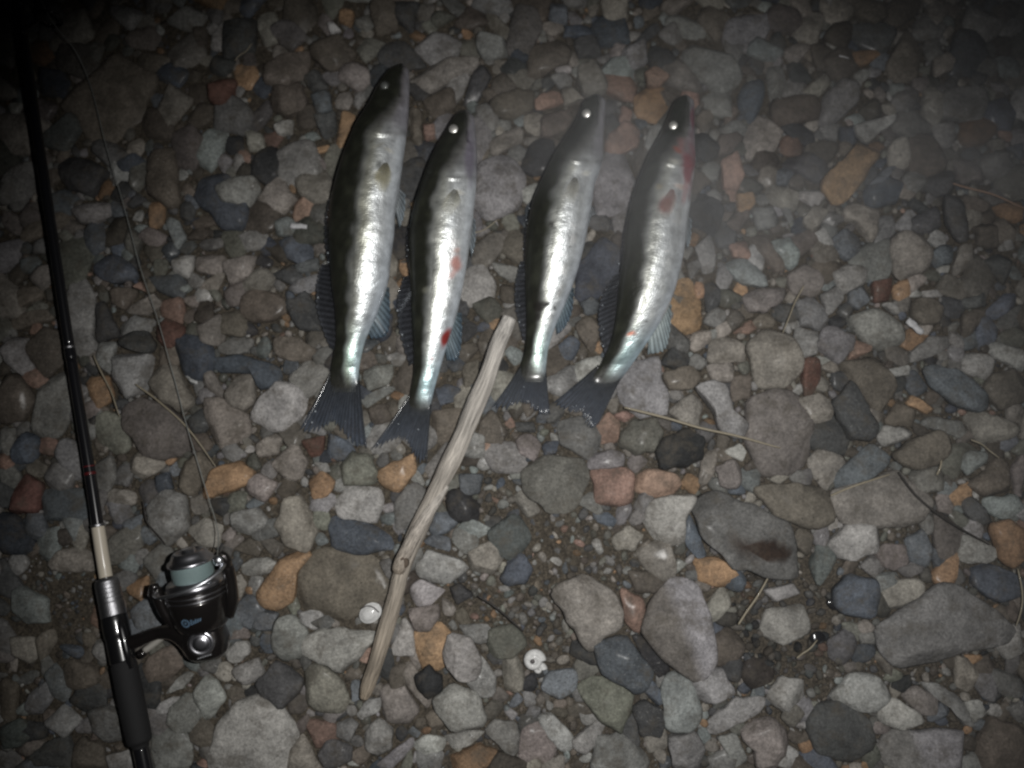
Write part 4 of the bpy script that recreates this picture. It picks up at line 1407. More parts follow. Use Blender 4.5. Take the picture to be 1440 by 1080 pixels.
M_PUPIL_DIM = simple('dim_pupil', (.14, .145, .14), .5, .4, 1)  # weaker eyeshine given as a greyer pupil colour
FDK, FDK2 = (.012, .012, .014), (.035, .038, .045)
TAILC = ((.013, .013, .011), (.05, .062, .085))
BLUE1, BLUE2 = (.14, .18, .20), (.06, .09, .12)
RED, DIRT = (.26, .02, .016), (.012, .010, .008)
SPEC = [
    dict(label='largest pike-perch, broad dark back and dim eye, lying closest to the fishing rod', de=-.08,
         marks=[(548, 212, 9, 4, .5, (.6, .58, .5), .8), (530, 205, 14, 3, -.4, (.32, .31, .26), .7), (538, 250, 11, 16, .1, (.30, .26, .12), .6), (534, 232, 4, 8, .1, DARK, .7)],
         tail=[(418, 612), (438, 613), (458, 602), (470, 598), (480, 612), (497, 632), (517, 636)], troot=[(466, 520), (480, 524), (493, 524), (505, 520)],
         dorsal=[((470, 258), (460, 380), 8)], d2=([(463, 370), (466, 410), (469, 450), (470, 498)], [(452, 372), (443, 402), (446, 445), (463, 488)]),
         anal=([(545, 402), (533, 432), (519, 462)], [(548, 405), (549, 440), (545, 472), (523, 477)]),
         pelvic=([(562, 262), (559, 285)], [(571, 275), (569, 305), (562, 322)]),
         pect=([(540, 229), (545, 229)], [(527, 246), (526, 262), (534, 272), (544, 268), (550, 246)]), pc=((.05, .042, .018), (.52, .48, .30))),
    dict(label='pike-perch with red blood marks on its flank and vent, beside the largest fish', de=-.26,
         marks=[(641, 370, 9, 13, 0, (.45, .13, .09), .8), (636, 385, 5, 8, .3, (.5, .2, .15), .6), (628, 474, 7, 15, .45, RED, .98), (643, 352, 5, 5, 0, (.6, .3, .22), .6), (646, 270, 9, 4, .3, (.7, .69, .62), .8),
                (634, 263, 5, 8, .2, DARK, .6), (607, 505, 3, 3, 0, RED, .5), (598, 408, 5, 5, 0, (.2, .2, .16), .5), (660, 225, 7, 45, 0, (.13, .11, .16), .6)],
         tail=[(519, 637), (540, 628), (558, 621), (567, 622), (577, 636), (586, 652), (600, 656)], troot=[(577, 553), (588, 557), (599, 557), (609, 552)],
         dorsal=[((580, 282), (574, 385), 5)], d2=([(575, 385), (577, 420), (579, 460), (580, 505)], [(566, 390), (557, 425), (560, 465), (575, 515)]),
         anal=([(645, 440), (638, 462), (629, 484)], [(650, 440), (650, 475), (645, 506), (629, 508)]),
         pelvic=([(664, 300), (660, 325)], [(669, 310), (669, 340), (664, 365)]),
         pect=([(638, 266), (643, 268)], [(623, 282), (620, 297), (628, 307), (639, 300), (648, 284)]), pc=((.04, .038, .022), (.62, .60, .48))),
    dict(label='pike-perch with black dirt specks on its flank, tail partly behind the driftwood stick', de=-.26,
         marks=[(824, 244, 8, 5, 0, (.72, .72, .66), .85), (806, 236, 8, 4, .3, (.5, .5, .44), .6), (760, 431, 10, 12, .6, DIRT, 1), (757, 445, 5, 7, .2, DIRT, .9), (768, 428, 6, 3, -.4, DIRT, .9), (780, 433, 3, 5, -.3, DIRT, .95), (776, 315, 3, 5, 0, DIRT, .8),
                (771, 346, 3, 2, .3, DIRT, .7), (802, 347, 3, 2, 0, DIRT, .7), (807, 268, 9, 10, .2, (.17, .16, .12), .7)],
         tail=[(689, 577), (710, 578), (730, 570), (741, 571), (752, 582), (764, 589), (774, 586)], troot=[(734, 511), (746, 514), (757, 514), (768, 510)],
         dorsal=[((746, 290), (738, 372), 5)], d2=([(738, 365), (740, 400), (741, 435), (739, 480)], [(731, 368), (723, 402), (725, 442), (735, 478)]),
         anal=([(806, 405), (797, 428), (785, 452)], [(808, 405), (805, 438), (795, 462), (783, 472)]),
         pelvic=([(829, 280), (826, 300)], [(832, 285), (831, 305), (826, 325)]),
         pect=([(806, 250), (811, 250)], [(795, 266), (791, 282), (800, 292), (809, 286), (815, 266)]), pc=((.06, .055, .04), (.70, .69, .62))),
    dict(label='curved pike-perch with red gills and throat, farthest from the fishing rod', de=-.32,
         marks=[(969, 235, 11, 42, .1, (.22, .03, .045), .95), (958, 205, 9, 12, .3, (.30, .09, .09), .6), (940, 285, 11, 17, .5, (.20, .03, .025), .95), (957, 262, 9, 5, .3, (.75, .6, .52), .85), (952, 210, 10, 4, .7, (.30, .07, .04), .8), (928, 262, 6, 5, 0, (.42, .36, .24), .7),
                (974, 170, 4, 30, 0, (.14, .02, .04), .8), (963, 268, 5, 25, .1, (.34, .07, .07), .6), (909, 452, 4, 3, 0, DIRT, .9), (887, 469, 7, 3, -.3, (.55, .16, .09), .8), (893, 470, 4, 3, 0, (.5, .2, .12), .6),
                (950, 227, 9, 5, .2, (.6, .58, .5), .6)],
         tail=[(774, 570), (788, 580), (802, 584), (814, 583), (820, 594), (827, 608), (838, 604)], troot=[(841, 513), (853, 521), (865, 526), (878, 524)],
         dorsal=[((884, 295), (872, 378), 5)], d2=([(872, 380), (868, 412), (865, 445), (857, 492)], [(862, 388), (842, 425), (840, 462), (850, 502)]),
         anal=([(944, 425), (934, 448), (916, 475)], [(945, 430), (942, 470), (934, 495), (911, 499)]),
         pelvic=([(968, 300), (964, 322)], [(973, 310), (972, 338), (967, 352)]),
         pect=([(943, 266), (948, 267)], [(930, 284), (926, 300), (933, 310), (943, 304), (950, 286)]), pc=((.14, .03, .025), (.52, .42, .36))),
]
FISH_ROOTS = []
for k, (f, s) in enumerate(zip(FISH, SPEC)):
    root, hit, zc, yy = make_fish(k, f, s['label'], s['marks'], s['de'])
    FISH_ROOTS.append(root)
    zt = zc[-1]

    def zat(py):
        return float(np.interp(py, yy, zc))
    fin('tail_fin', root, px3(s['troot'], [.0168, .0168]), px3(s['tail'], .0175), TAILC, 17, M_TAIL, ragged=.08, ridge=.0005, rows=18, flare=True, op=(1, .5))
    r_, t_ = s['d2']
    fin('second_dorsal_fin', root, np.array([P(x + 9, y, zat(y)) for x, y in r_]), px3(t_, .0165), (FDK, FDK2), 16, M_TAIL, ragged=.06, ridge=.0006)
    r_, t_ = s['anal']
    fin('anal_fin', root, np.array([P(x - 4, y, zat(y) - .004) for x, y in r_]), px3(t_, .0135), (BLUE1, BLUE2) if k != 3 else ((.3, .34, .34), (.22, .27, .29)), 10, M_PECT, ragged=.05, op=(.95, .7))
    r_, t_ = s['pelvic']
    fin('pelvic_fin', root, np.array([P(x - 5, y, zat(y)) for x, y in r_]), px3(t_, .0135), ((.35, .37, .38), (.18, .22, .25)), 6)
    r_, t_ = s['pect']
    rt = np.array([hit(x, y)[0] + hit(x, y)[1] * .0006 for x, y in r_])
    tp = np.array([hit(x, y)[0] + hit(x, y)[1] * .0022 for x, y in t_])
    fin('pectoral_fin', root, rt, tp, s['pc'], 9, M_PECT, ragged=.05, ridge=.0005, op=(.6, .05))
    # folded spiny first dorsal fin along the back
    rng = np.random.default_rng(700 + k)
    for (x0, y0), (x1, y1), w in s['dorsal']:
        ns = 6
        rr = [(x0 + (x1 - x0) * t, y0 + (y1 - y0) * t) for t in np.linspace(0, 1, 8)]
        bx = np.interp([p[1] for p in rr], [q[0] for q in f['st']], [q[1] for q in f['st']])
        inner = np.array([P(b + 4, p[1], zat(p[1])) for b, p in zip(bx, rr)])
        outer = np.array([P(b - w * math.sin(math.pi * (.15 + .8 * t)), p[1] + 6, .018) for b, p, t in zip(bx, rr, np.linspace(0, 1, 8))])
        df = fin('first_dorsal_fin', root, inner, outer, (FDK, FDK2), 13, ragged=.1, ridge=.0012)
        for t in np.linspace(.1, .95, ns):
            p0 = inner[0] * (1 - t) + inner[-1] * t
            p1 = outer[0] * (1 - t) + outer[-1] * t
            d = (inner[-1] - inner[0]) * .22
            tube('spine', [p0 + [0, 0, .001], (p0 + p1) / 2 + d * .5 + [0, 0, .002], p1 + d + [0, 0, .0015]], [.0008, .0007, .0003], M_FIN, df, 6, col=(.05, .055, .06), extra=dict(opacity=np.ones(18)))
    # beads of water on the wet fins
    bv_, bf_ = ICO[1]
    bvv, bff, o_ = [], [], 0
    spots = []
    dp = np.array(s['d2'][1]); tl = np.array(s['tail'])
    for _ in range(12 if k else 5):
        t = rng.uniform(0, 1)
        q = smooth_path(dp, 30)[int(t * 29)]
        spots.append((q[0] + rng.uniform(1, 12), q[1] + rng.normal(0, 3), .0185))
    for _ in range(3):
        q = smooth_path(tl, 30)[rng.integers(30)]
        w = rng.uniform(.05, .5)
        c_ = np.array(s['troot']).mean(0)
        spots.append((q[0] * (1 - w) + c_[0] * w, q[1] * (1 - w) + c_[1] * w, .0172))
    for _ in range(9):
        (x0, y0), (x1, y1), w = s['dorsal'][0]
        t = rng.uniform(0, 1)
        yb = y0 + (y1 - y0) * t
        spots.append((np.interp(yb, [q[0] for q in f['st']], [q[1] for q in f['st']]) - rng.uniform(-4, w * .8), yb, zat(yb) * .8))
    for x, y, z in spots:
        r = rng.uniform(.0004, .0010) * (1.5 if rng.random() < .2 else 1)
        bvv.append(bv_ * r * [1, 1, .7] + P(x, y, z))
        bff.append(bf_ + o_)
        o_ += len(bv_)
    wb = mesh_obj('water_beads', np.vstack(bvv), np.vstack(bff), M_BEAD, root)
    wb['kind'] = 'stuff'

# ------------------------------------------------------------------ driftwood stick
def wood_material():
    m, nt, b, N, L = mat_new('driftwood')
    at = N('ShaderNodeAttribute'); at.attribute_name = 'Col'
    su = N('ShaderNodeAttribute'); su.attribute_name = 'su'
    sv = N('ShaderNodeAttribute'); sv.attribute_name = 'sv'
    cb = N('ShaderNodeCombineXYZ')
    L(su.outputs['Fac'], cb.inputs[0]); L(sv.outputs['Fac'], cb.inputs[1])
    mp = N('ShaderNodeMapping'); mp.inputs['Scale'].default_value = (34, 330, 1)
    L(cb.outputs[0], mp.inputs[0])
    nz = N('ShaderNodeTexNoise'); nz.inputs['Scale'].default_value = 1; nz.inputs['Detail'].default_value = 7; nz.inputs['Roughness'].default_value = .7
    L(mp.outputs[0], nz.inputs['Vector'])
    mr = N('ShaderNodeMapRange'); mr.inputs['From Min'].default_value = .3; mr.inputs['From Max'].default_value = .66
    mr.inputs['To Min'].default_value = .22; mr.inputs['To Max'].default_value = 1.2
    L(nz.outputs[0], mr.inputs[0])
    mx = N('ShaderNodeMix'); mx.data_type = 'RGBA'; mx.blend_type = 'MULTIPLY'; mx.inputs['Factor'].default_value = 1
    L(at.outputs['Color'], mx.inputs['A']); L(mr.outputs[0], mx.inputs['B'])
    L(mx.outputs['Result'], b.inputs['Base Color'])
    b.inputs['Roughness'].default_value = .8
    bp = N('ShaderNodeBump'); bp.inputs['Strength'].default_value = .8; bp.inputs['Distance'].default_value = .0015
    L(nz.outputs[0], bp.inputs['Height']); L(bp.outputs[0], b.inputs['Normal'])
    return m


M_WOOD = wood_material()


def branch(name, pts, z, parent, ca, cb, seed, m=36, n=170):
    rng = np.random.default_rng(seed)
    s = smooth_path(pts, n)
    t = np.linspace(0, 1, n)
    zz = np.interp(t, np.linspace(0, 1, len(z)), z)
    ctr = np.array([P(x, y, q) for (x, y, _), q in zip(s, zz)])
    rad = np.maximum(s[:, 2], 1) * MPP * .93
    rad[0] *= .75
    rad[-1] *= .5
    V, F = tube_data(ctr, rad, m)
    th = np.tile(np.linspace(0, 6.283, m, endpoint=False), n)
    ax = np.repeat(ctr, m, 0)
    d = V - ax
    L_ = np.repeat(t * .42, m)
    gro = -2.4 * (1 - abs(np.sin(th * 3.5 + 1.5 * np.sin(L_ * 14) + 3 * rng.random()))) ** 4 + np.sin(th * 9 + 2.2 * np.sin(L_ * 16)) * .7 + np.sin(th * 17 + 3 * np.sin(L_ * 23 + 1)) * .5
    lump = SineNoise(70, 7, rng)(V)
    V = ax + d * (1 + .045 * gro + .10 * lump + .04 * SineNoise(240, 8, rng)(V))[:, None]
    col = np.array(ca) * (1 - L_[:, None] / .42) + np.array(cb) * (L_[:, None] / .42)
    col = col * (1 + .16 * SineNoise(90, 6, rng)(V))[:, None]
    return mesh_obj(name, V, F, M_WOOD, parent, col=np.clip(col, .01, .8), extra=dict(su=L_, sv=th * .012))


sroot = thing('driftwood_stick', P(610, 730, 0).tolist(), 'weathered grey driftwood stick with a knot, lying among the stones by the tails', 'stick')
branch('main_branch', STICK, [.030, .028, .024, .021, .021], sroot, (.62, .59, .55), (.33, .27, .20), 5)
branch('broken_side_branch', [(628, 682, 5), (606, 716, 8), (586, 748, 9), (570, 778, 9.5), (562, 797, 10), (560, 806, 7)], [.026, .031, .034, .032, .030], sroot, (.60, .56, .51), (.33, .27, .21), 6, 28, 90)

M_KNOT = simple('knot_wood', (.10, .075, .055), .8, 0, 0, .8, 400, .4)
lathe('knot', [(-.003, .0070), (-.0005, .0062), (.0004, .0050), (.0002, .0028), (-.0002, .0004)], P(566, 792, .0385), (-.15, -.35, 1), M_KNOT, sroot, 18)

# ------------------------------------------------------------------ fishing rod
M_BLANK = simple('black_carbon', (.010, .010, .012), .22, 0, .8)
M_GRIP = simple('foam_grip', (.012, .012, .013), .75, 0, 0, .6, 1500)
M_SEAT = simple('reel_seat_black', (.008, .008, .009), .3, 0, .5)
M_ALU = simple('brushed_metal', (.42, .42, .44), .42, 1, 0, .3, 900)
M_CREAM = simple('cream_enamel', (.62, .56, .46), .4, 0, .3)
M_REDW = simple('red_thread', (.10, .008, .010), .4, 0, .4)
rod_root = thing('fishing_rod', P(165, 890, 0).tolist(), 'black fishing rod with a foam grip, silver hood and cream band', 'fishing rod')
RZ = lambda py: float(np.interp(py, [-260, 0, 490, 800, 900, 1180], [.110, .082, .042, .035, .036, .036]))
rod_path = smooth_path(ROD, 400)


def rod_seg(y0, y1, r0, r1, name, mat, prof=None, sides=24, nn=30, parent=None):
    """a stretch of the rod between two heights of the photograph grid; prof: (fraction, radius) pairs in metres"""
    ys = np.linspace(y0, y1, nn)
    xs = np.interp(ys, rod_path[:, 1], rod_path[:, 0])
    pts = np.array([P(x, y, RZ(y)) for x, y in zip(xs, ys)])
    t = np.linspace(0, 1, nn)
    rr = np.interp(t, [q[0] for q in prof], [q[1] for q in prof]) if prof else np.linspace(r0, r1, nn)
    return tube(name, pts, rr, mat, parent or rod_root, sides)


rod_seg(-260, 492, .0052, .0056, 'blank_upper_section', M_BLANK, nn=60)
rod_seg(488, 505, 0, 0, 'ferrule', M_BLANK, [(0, .0058), (.8, .0062), (1, .0058)])
rod_seg(487, 490, .0061, .0061, 'ferrule_ring', M_ALU, nn=6)
rod_seg(503, 822, .0056, .0064, 'blank_butt_section', M_BLANK, nn=40)
for y0, y1 in ((655, 657), (664, 668)):
    rod_seg(y0, y1, .0063, .0063, 'thread_wrap', M_REDW, nn=5)
rod_seg(740, 812, .0068, .0070, 'cream_band', M_CREAM)
rod_seg(737, 741, .0071, .0071, 'trim_ring', M_ALU, nn=5)
def scaled(prof, k):
    return [(t, r * k) for t, r in prof]


rod_seg(814, 866, 0, 0, 'hood', M_ALU, scaled([(0, .0125), (.06, .0145), (.2, .0152), (.24, .0148), (.3, .0153), (.36, .0148), (.42, .0153), (.48, .0148), (.54, .0154), (.6, .0149), (.66, .0154), (.8, .0155), (1, .0158)], .84), 40, 60)
rod_seg(866, 930, 0, 0, 'reel_seat', M_SEAT, scaled([(0, .0165), (.1, .0172), (.4, .0172), (.5, .0160), (1, .0165)], .80), 36, 40)
rod_seg(928, 1052, 0, 0, 'grip', M_GRIP, scaled([(0, .0165), (.06, .0185), (.4, .0188), (.75, .0186), (.9, .0178), (.93, .0172), (.96, .0125), (1, .0115)], .72), 36, 70)
rod_seg(1050, 1180, 0, 0, 'butt', M_BLANK, scaled([(0, .0112), (.5, .0115), (.6, .015), (1, .015)], .75), 24, 30)
# line guide standing off the upper section
gp = P(28, 20, RZ(20))
g1 = P(72, 26, .070)
gd = rod_path[60] * 0
ringp = [g1 + np.array([.011 * math.cos(t), .002 * math.sin(t), .012 * math.sin(t)]) for t in np.linspace(0, 6.283, 29)]
gring = tube('line_guide', np.array(ringp), .0016, M_BLANK, rod_root, 8)
for dy in (-18, 16):
    tube('guide_leg', smooth_path([P(26, 20 + dy * 1.6, RZ(20)), P(46, 20 + dy, .076), g1 + np.array([-.010, 0, .002])], 12), .0013, M_BLANK, gring, 8)
rod_seg(-4, 8, .0060, .0060, 'thread_wrap', M_SEAT, nn=5)
rod_seg(36, 50, .0060, .0060, 'thread_wrap', M_SEAT, nn=5)

# ------------------------------------------------------------------ spinning reel
M_GLOSS = simple('glossy_black', (.018, .015, .014), .28, .5, 1)
M_CHROME = simple('chrome', (.72, .74, .78), .36, 1, 0)
M_DARKCHROME = simple('dark_chrome', (.62, .62, .66), .33, 1, .4)
M_BRAID = simple('braided_line', (.19, .26, .26), .55, 0, 0, .5, 2500, .2)
M_CRANK = simple('satin_crank', (.55, .53, .48), .4, .35)
M_LOGO = simple('pale_blue_print', (.10, .17, .25), .6)
M_PRINT = simple('silver_print', (.55, .57, .6), .4, .4)
A0 = P(293, 908, .046)
A1 = P(265, 776, .074)
AX = A1 - A0
LR = np.linalg.norm(AX)
ax_, sd_, up_ = frame(AX)
reel = thing('spinning_reel', [A0[0], A0[1], 0], 'black spinning reel with grey-green line on its spool, clamped to the rod', 'fishing reel')


def rp(f, lat, upv):
    return A0 + AX * f + sd_ * lat + up_ * upv


def rlathe(name, prof, mat, parent=reel, n=56):
    return lathe(name, [(f * LR, r) for f, r in prof], A0, AX, mat, parent, n)


# gear body: rounded box lofted along the axis
bvs, nn_, mm_ = [], 26, 40
tt = np.linspace(0, 6.283, mm_, endpoint=False)
for f in np.linspace(-.13, .32, nn_):
    q = (f + .13) / .45
    w = np.interp(q, [0, .04, .15, .4, .7, 1], [.006, .015, .0205, .0235, .021, .015])
    hgt = np.interp(q, [0, .04, .15, .5, 1], [.006, .014, .019, .020, .015])
    ex = 2 / 3.0
    cc = np.sign(np.cos(tt)) * abs(np.cos(tt)) ** ex
    ss = np.sign(np.sin(tt)) * abs(np.sin(tt)) ** ex
    bvs.append(np.array([rp(f, w * a - .001 * math.sin(q * 3), hgt * b) for a, b in zip(cc, ss)]))
bF = grid_faces(nn_, mm_, True) + [list(range(mm_))[::-1], list(range((nn_ - 1) * mm_, nn_ * mm_))]
gear = mesh_obj('gear_housing', np.vstack(bvs), bF, M_GLOSS, reel)
pc_ = rp(.115, .001, .0185)
lathe('side_cap', [(0, .0135), (.003, .0138), (.0045, .0125), (.0050, .0105), (.0042, .0095), (.0042, .0085), (.0058, .0075), (.0064, .004), (.0065, .0004)], pc_, up_ * .9 + sd_ * .1, M_DARKCHROME, gear, 40)
# small printed line on the housing
pv_ = []
for i in range(6):
    c0 = rp(-.045 + .004 * i, -.006 + .0026 * i, .0208)
    pv_ += [c0, c0 + sd_ * .0020 + AX / LR * .0004, c0 + sd_ * .0020 + AX / LR * .0014, c0 + AX / LR * .0010]
mesh_obj('printed_mark', np.array(pv_), [[4 * i, 4 * i + 1, 4 * i + 2, 4 * i + 3] for i in range(6)], M_PRINT, gear, smooth=False)
rot = rlathe('rotor', [(.16, .012), (.19, .021), (.24, .0265), (.32, .0295), (.42, .0312), (.52, .0320), (.545, .0318), (.55, .0310), (.565, .0310), (.57, .0318), (.59, .0318), (.595, .0310), (.61, .0310), (.615, .0317), (.635, .0315), (.64, .029), (.645, .012)], M_GLOSS)
for f in (.556, .604):
    rlathe('trim_ring', [(f - .004, .0312), (f - .003, .0322), (f + .006, .0322), (f + .007, .0312)], M_DARKCHROME, rot)
sp_ = rlathe('spool', [(.64, .020), (.645, .0285), (.665, .0288), (.70, .0284), (.705, .0262), (.715, .0262), (.72, .019), (.885, .0185), (.89, .0232), (.905, .0238), (.92, .0232), (.93, .0205), (.97, .0185), (1.0, .0165), (1.01, .0150), (1.012, .0135), (.99, .0125), (.99, .008), (1.03, .0075), (1.035, .0055), (1.037, .0004)], M_DARKCHROME)
rlathe('wound_line', [(.718, .012), (.722, .0202)] + [(.722 + .165 * i / 30, .0206 + .0006 * math.sin(i / 30 * 3.14) + (.00018 if i % 2 else 0)) for i in range(31)] + [(.889, .012)], M_BRAID, sp_)
# emblem on the rotor skirt: ring, dot and slanted strokes, wrapped on its surface
rprof_f = [.24, .32, .42, .52]
rprof_r = [.0265, .0295, .0312, .0320]


def skirt(f, ang, lift=.0004):
    r = np.interp(f, rprof_f, rprof_r) + lift
    return A0 + AX * f + r * (math.sin(ang) * sd_ + math.cos(ang) * up_)


side_sign = 1 if sd_[0] > 0 else -1
ev, ef = [], []


def emb_ring(fc, ac, r0, r1, n=20, a0=0, a1=6.2832):
    s = len(ev)
    for t in np.linspace(a0, a1, n):
        for r in (r0, r1):
            ev.append(skirt(fc + r * math.sin(t) / LR, ac + side_sign * r * math.cos(t) / .031))
    for i in range(n - 1):
        ef.append([s + 2 * i, s + 2 * i + 1, s + 2 * i + 3, s + 2 * i + 2])


def emb_bar(f0, a0, f1, a1, w):
    s = len(ev)
    for f, a in ((f0, a0), (f1, a1)):
        ev.append(skirt(f, side_sign * (a - w / .031)))
        ev.append(skirt(f, side_sign * (a + w / .031)))
    ef.append([s, s + 1, s + 3, s + 2])


AC = -.22
emb_ring(.37, side_sign * AC, .0030, .0046)
emb_ring(.37, side_sign * AC, .0002, .0014, 10)
for i, (h0, h1) in enumerate(((.345, .405), (.35, .385), (.35, .392), (.352, .385), (.355, .385))):
    emb_bar(h0 + .004 * i, AC + .19 + .075 * i, h1 + .004 * i, AC + .215 + .075 * i, .0007)
emb_bar(.35, AC + .2, .372, AC + .5, .0005)
mesh_obj('emblem', np.array(ev), ef, M_LOGO, rot, smooth=False)
# rotor arms, bail wire and line roller
side = side_sign
armR = tube('rotor_arm', smooth_path([rp(.28, side * .030, .004), rp(.45, side * .0365, .006), rp(.65, side * .0385, .006), rp(.80, side * .0385, .007), rp(.90, side * .0365, .009)], 24), np.interp(np.linspace(0, 1, 24), [0, .2, .7, 1], [.004, .0062, .0066, .0045]), M_GLOSS, reel, 14)
armL = tube('rotor_arm', smooth_path([rp(.28, -side * .029, .004), rp(.45, -side * .0355, .005), rp(.62, -side * .0380, .005), rp(.70, -side * .0375, .006)], 24), np.interp(np.linspace(0, 1, 24), [0, .2, .7, 1], [.004, .0058, .0062, .0045]), M_GLOSS, reel, 14)
th_ = np.linspace(0, 1, 40)
bail = []
for t in th_:
    a = math.pi * t
    lat = -side * .0385 * math.cos(a)
    bail.append(rp(.665 + .205 * t ** 1.4 - .03 * math.sin(a), lat, .008 + .0315 * math.sin(a)))
tube('bail_wire', np.array(bail), np.interp(th_, [0, .8, 1], [.0016, .0017, .0026]), M_CHROME, reel, 12)
tube('bail_pivot', [rp(.60, -side * .040, .004), rp(.66, -side * .042, .009), rp(.73, -side * .039, .010), rp(.735, -side * .034, .010)], [.004, .0048, .0042, .003], M_GLOSS, reel, 12)
rc = rp(.90, side * .0330, .013)
lathe('line_roller', [(-.005, .001), (-.0046, .0042), (-.002, .0058), (.001, .0060), (.0035, .0048), (.005, .002), (.0053, .0003)], rc, up_ * .9 - sd_ * side * .4, M_CHROME, reel, 28)
tube('roller_bracket', smooth_path([rp(.78, side * .038, .007), rp(.90, side * .0395, .010), rp(.955, side * .0345, .010)], 12), [.0055] * 6 + [.0048] * 6, M_GLOSS, reel, 12)
# stem and foot to the reel seat
ft = lambda x, y, z: P(x, y, z)
stem_p = smooth_path([ft(276, 906, .050), ft(262, 897, .050), ft(244, 889, .046), ft(222, 890, .042), ft(198, 899, .040), ft(180, 905, .039)], 40)
tube('stem', stem_p, np.interp(np.linspace(0, 1, 40), [0, .25, .6, .85, 1], [.0155, .0105, .0068, .0072, .008]), M_GLOSS, reel, 18)
tube('foot', [P(166, 868, .043), P(171, 885, .044), P(178, 915, .044), P(184, 940, .043)], [.003, .0045, .0045, .003], M_SEAT, reel, 12)
# folded crank handle below the stem
hb = tube('crank_arm', smooth_path([P(268, 862, .034), P(245, 880, .032), P(222, 901, .030), P(203, 915, .030)], 20), [.0036] * 20, M_CRANK, reel, 12)
lathe('handle_knob', [(-.004, .003), (-.003, .0048), (.002, .0050), (.004, .0042), (.0045, .001)], P(200, 919, .030), (-.7, -.5, 0), M_GLOSS, hb, 20)

# ------------------------------------------------------------------ fishing line
M_LINE = simple('thin_braid', (.20, .21, .20), .5)
lp = [rc + np.array([0, 0, .004]), P(306, 745, .046), P(290, 690, .034), P(263, 600, .030), P(243, 525, .029), P(222, 450, .029), P(197, 375, .029), P(175, 292, .029), P(150, 208, .029), P(127, 120, .029), P(105, 70, .045), g1 + np.array([0, 0, .004]), P(30, -70, .095), P(-10, -240, .12)]
ln = tube('fishing_line', smooth_path(lp, 160), .00055, M_LINE, None, 6)
tag(ln, 'thin pale fishing line running slack from the reel roller to the rod guide', 'fishing line')

# ------------------------------------------------------------------ straws, twigs and scraps
M_STRAW = simple('dry_straw', (.27, .235, .17), .55, 0, .1, .4, 600, .25)
M_TWIG = simple('dark_twig', (.022, .018, .015), .6, 0, 0, .5, 500)
M_REDST = simple('reddish_straw', (.30, .19, .13), .6, 0, 0, .3, 600, .2)


def stalk(name, pts, r, mat, label, cat, z=.021):
    pp = smooth_path(px3(pts, z), 30)
    rng = np.random.default_rng(int(pts[0][0]))
    pp[:, 2] += .0012 * np.sin(np.linspace(0, 9, 30) + rng.random() * 6)
    o = tube(name, pp, np.interp(np.linspace(0, 1, 30), [0, .1, .8, 1], [r * .7, r, r * .9, r * .45]), mat, None, 8)
    return tag(o, label, cat)


stalk('straw', [(878, 573), (935, 587), (985, 602), (1040, 614), (1098, 630)], .0015, M_STRAW, 'thick dry straw lying over the mauve stones beside the black angular stone', 'straw', .024)
stalk('straw', [(1168, 697), (1205, 682), (1252, 667)], .0012, M_STRAW, 'short pale straw lying on the large mottled mauve slab', 'straw')
stalk('twig', [(1263, 664), (1290, 698), (1330, 731), (1392, 766)], .0014, M_TWIG, 'thin curved black twig ending at the rounded ochre cobble', 'twig')
stalk('straw', [(1038, 878), (1060, 846), (1086, 803)], .0012, M_STRAW, 'thin pale straw standing up from the wet gravel by the purple-grey stone', 'straw')
stalk('straw', [(1130, 402), (1116, 430), (1101, 468)], .0009, M_STRAW, 'fine pale stalk lying among small pebbles above the warm grey boulder', 'straw')
stalk('straw', [(190, 540), (225, 566), (262, 600), (303, 656)], .0011, M_STRAW, 'long bent straw crossing under the middle of the fishing line', 'straw')
stalk('straw', [(132, 500), (148, 535), (160, 560), (168, 586)], .0010, M_STRAW, 'short straw beside the middle of the rod', 'straw')
stalk('straw', [(1340, 258), (1390, 272), (1446, 294)], .0012, M_REDST, 'long reddish straw lying beyond the dark oval stones', 'straw')
stalk('twig', [(672, 838), (700, 856), (736, 888)], .0012, M_TWIG, 'short black twig between the driftwood stick and the blue stone', 'twig')
stalk('twig', [(200, 705), (208, 735), (233, 766)], .0009, M_TWIG, 'thin black twig curling round a grey stone near the cream rod band', 'twig', .019)
stalk('straw', [(1432, 800), (1438, 850), (1428, 880)], .0010, M_STRAW, 'pale upright stalk beside the dark slate-blue stone', 'straw')
stalk('straw', [(662, 330), (682, 322), (702, 308)], .0007, M_STRAW, 'tiny frayed fibre beside the belly of the blood-marked fish', 'straw', .015)
stalk('straw', [(1120, 925), (1135, 915), (1150, 900)], .0010, M_STRAW, 'short broken straw in the wet dark gravel', 'straw')
stalk('straw', [(1318, 668), (1324, 648), (1320, 640)], .0012, M_STRAW, 'short whitish straw stub near the olive grey stones', 'straw')
stalk('straw', [(1366, 618), (1385, 628), (1404, 644)], .0009, M_STRAW, 'fine whitish straw beside the small grey-green oval stone', 'straw')
stalk('straw', [(330, 85), (345, 72), (355, 62)], .0007, M_STRAW, 'thin pale straw lying on the dark stone beyond the fish backs', 'straw', .014)

M_SHELL = simple('shell_white', (.56, .56, .55), .55, 0, .1, .8, 300, .35)
M_SHELLD = simple('shell_shadowed_edge', (.10, .09, .09), .6)  # shade of the fold and the shell opening as a dark colour


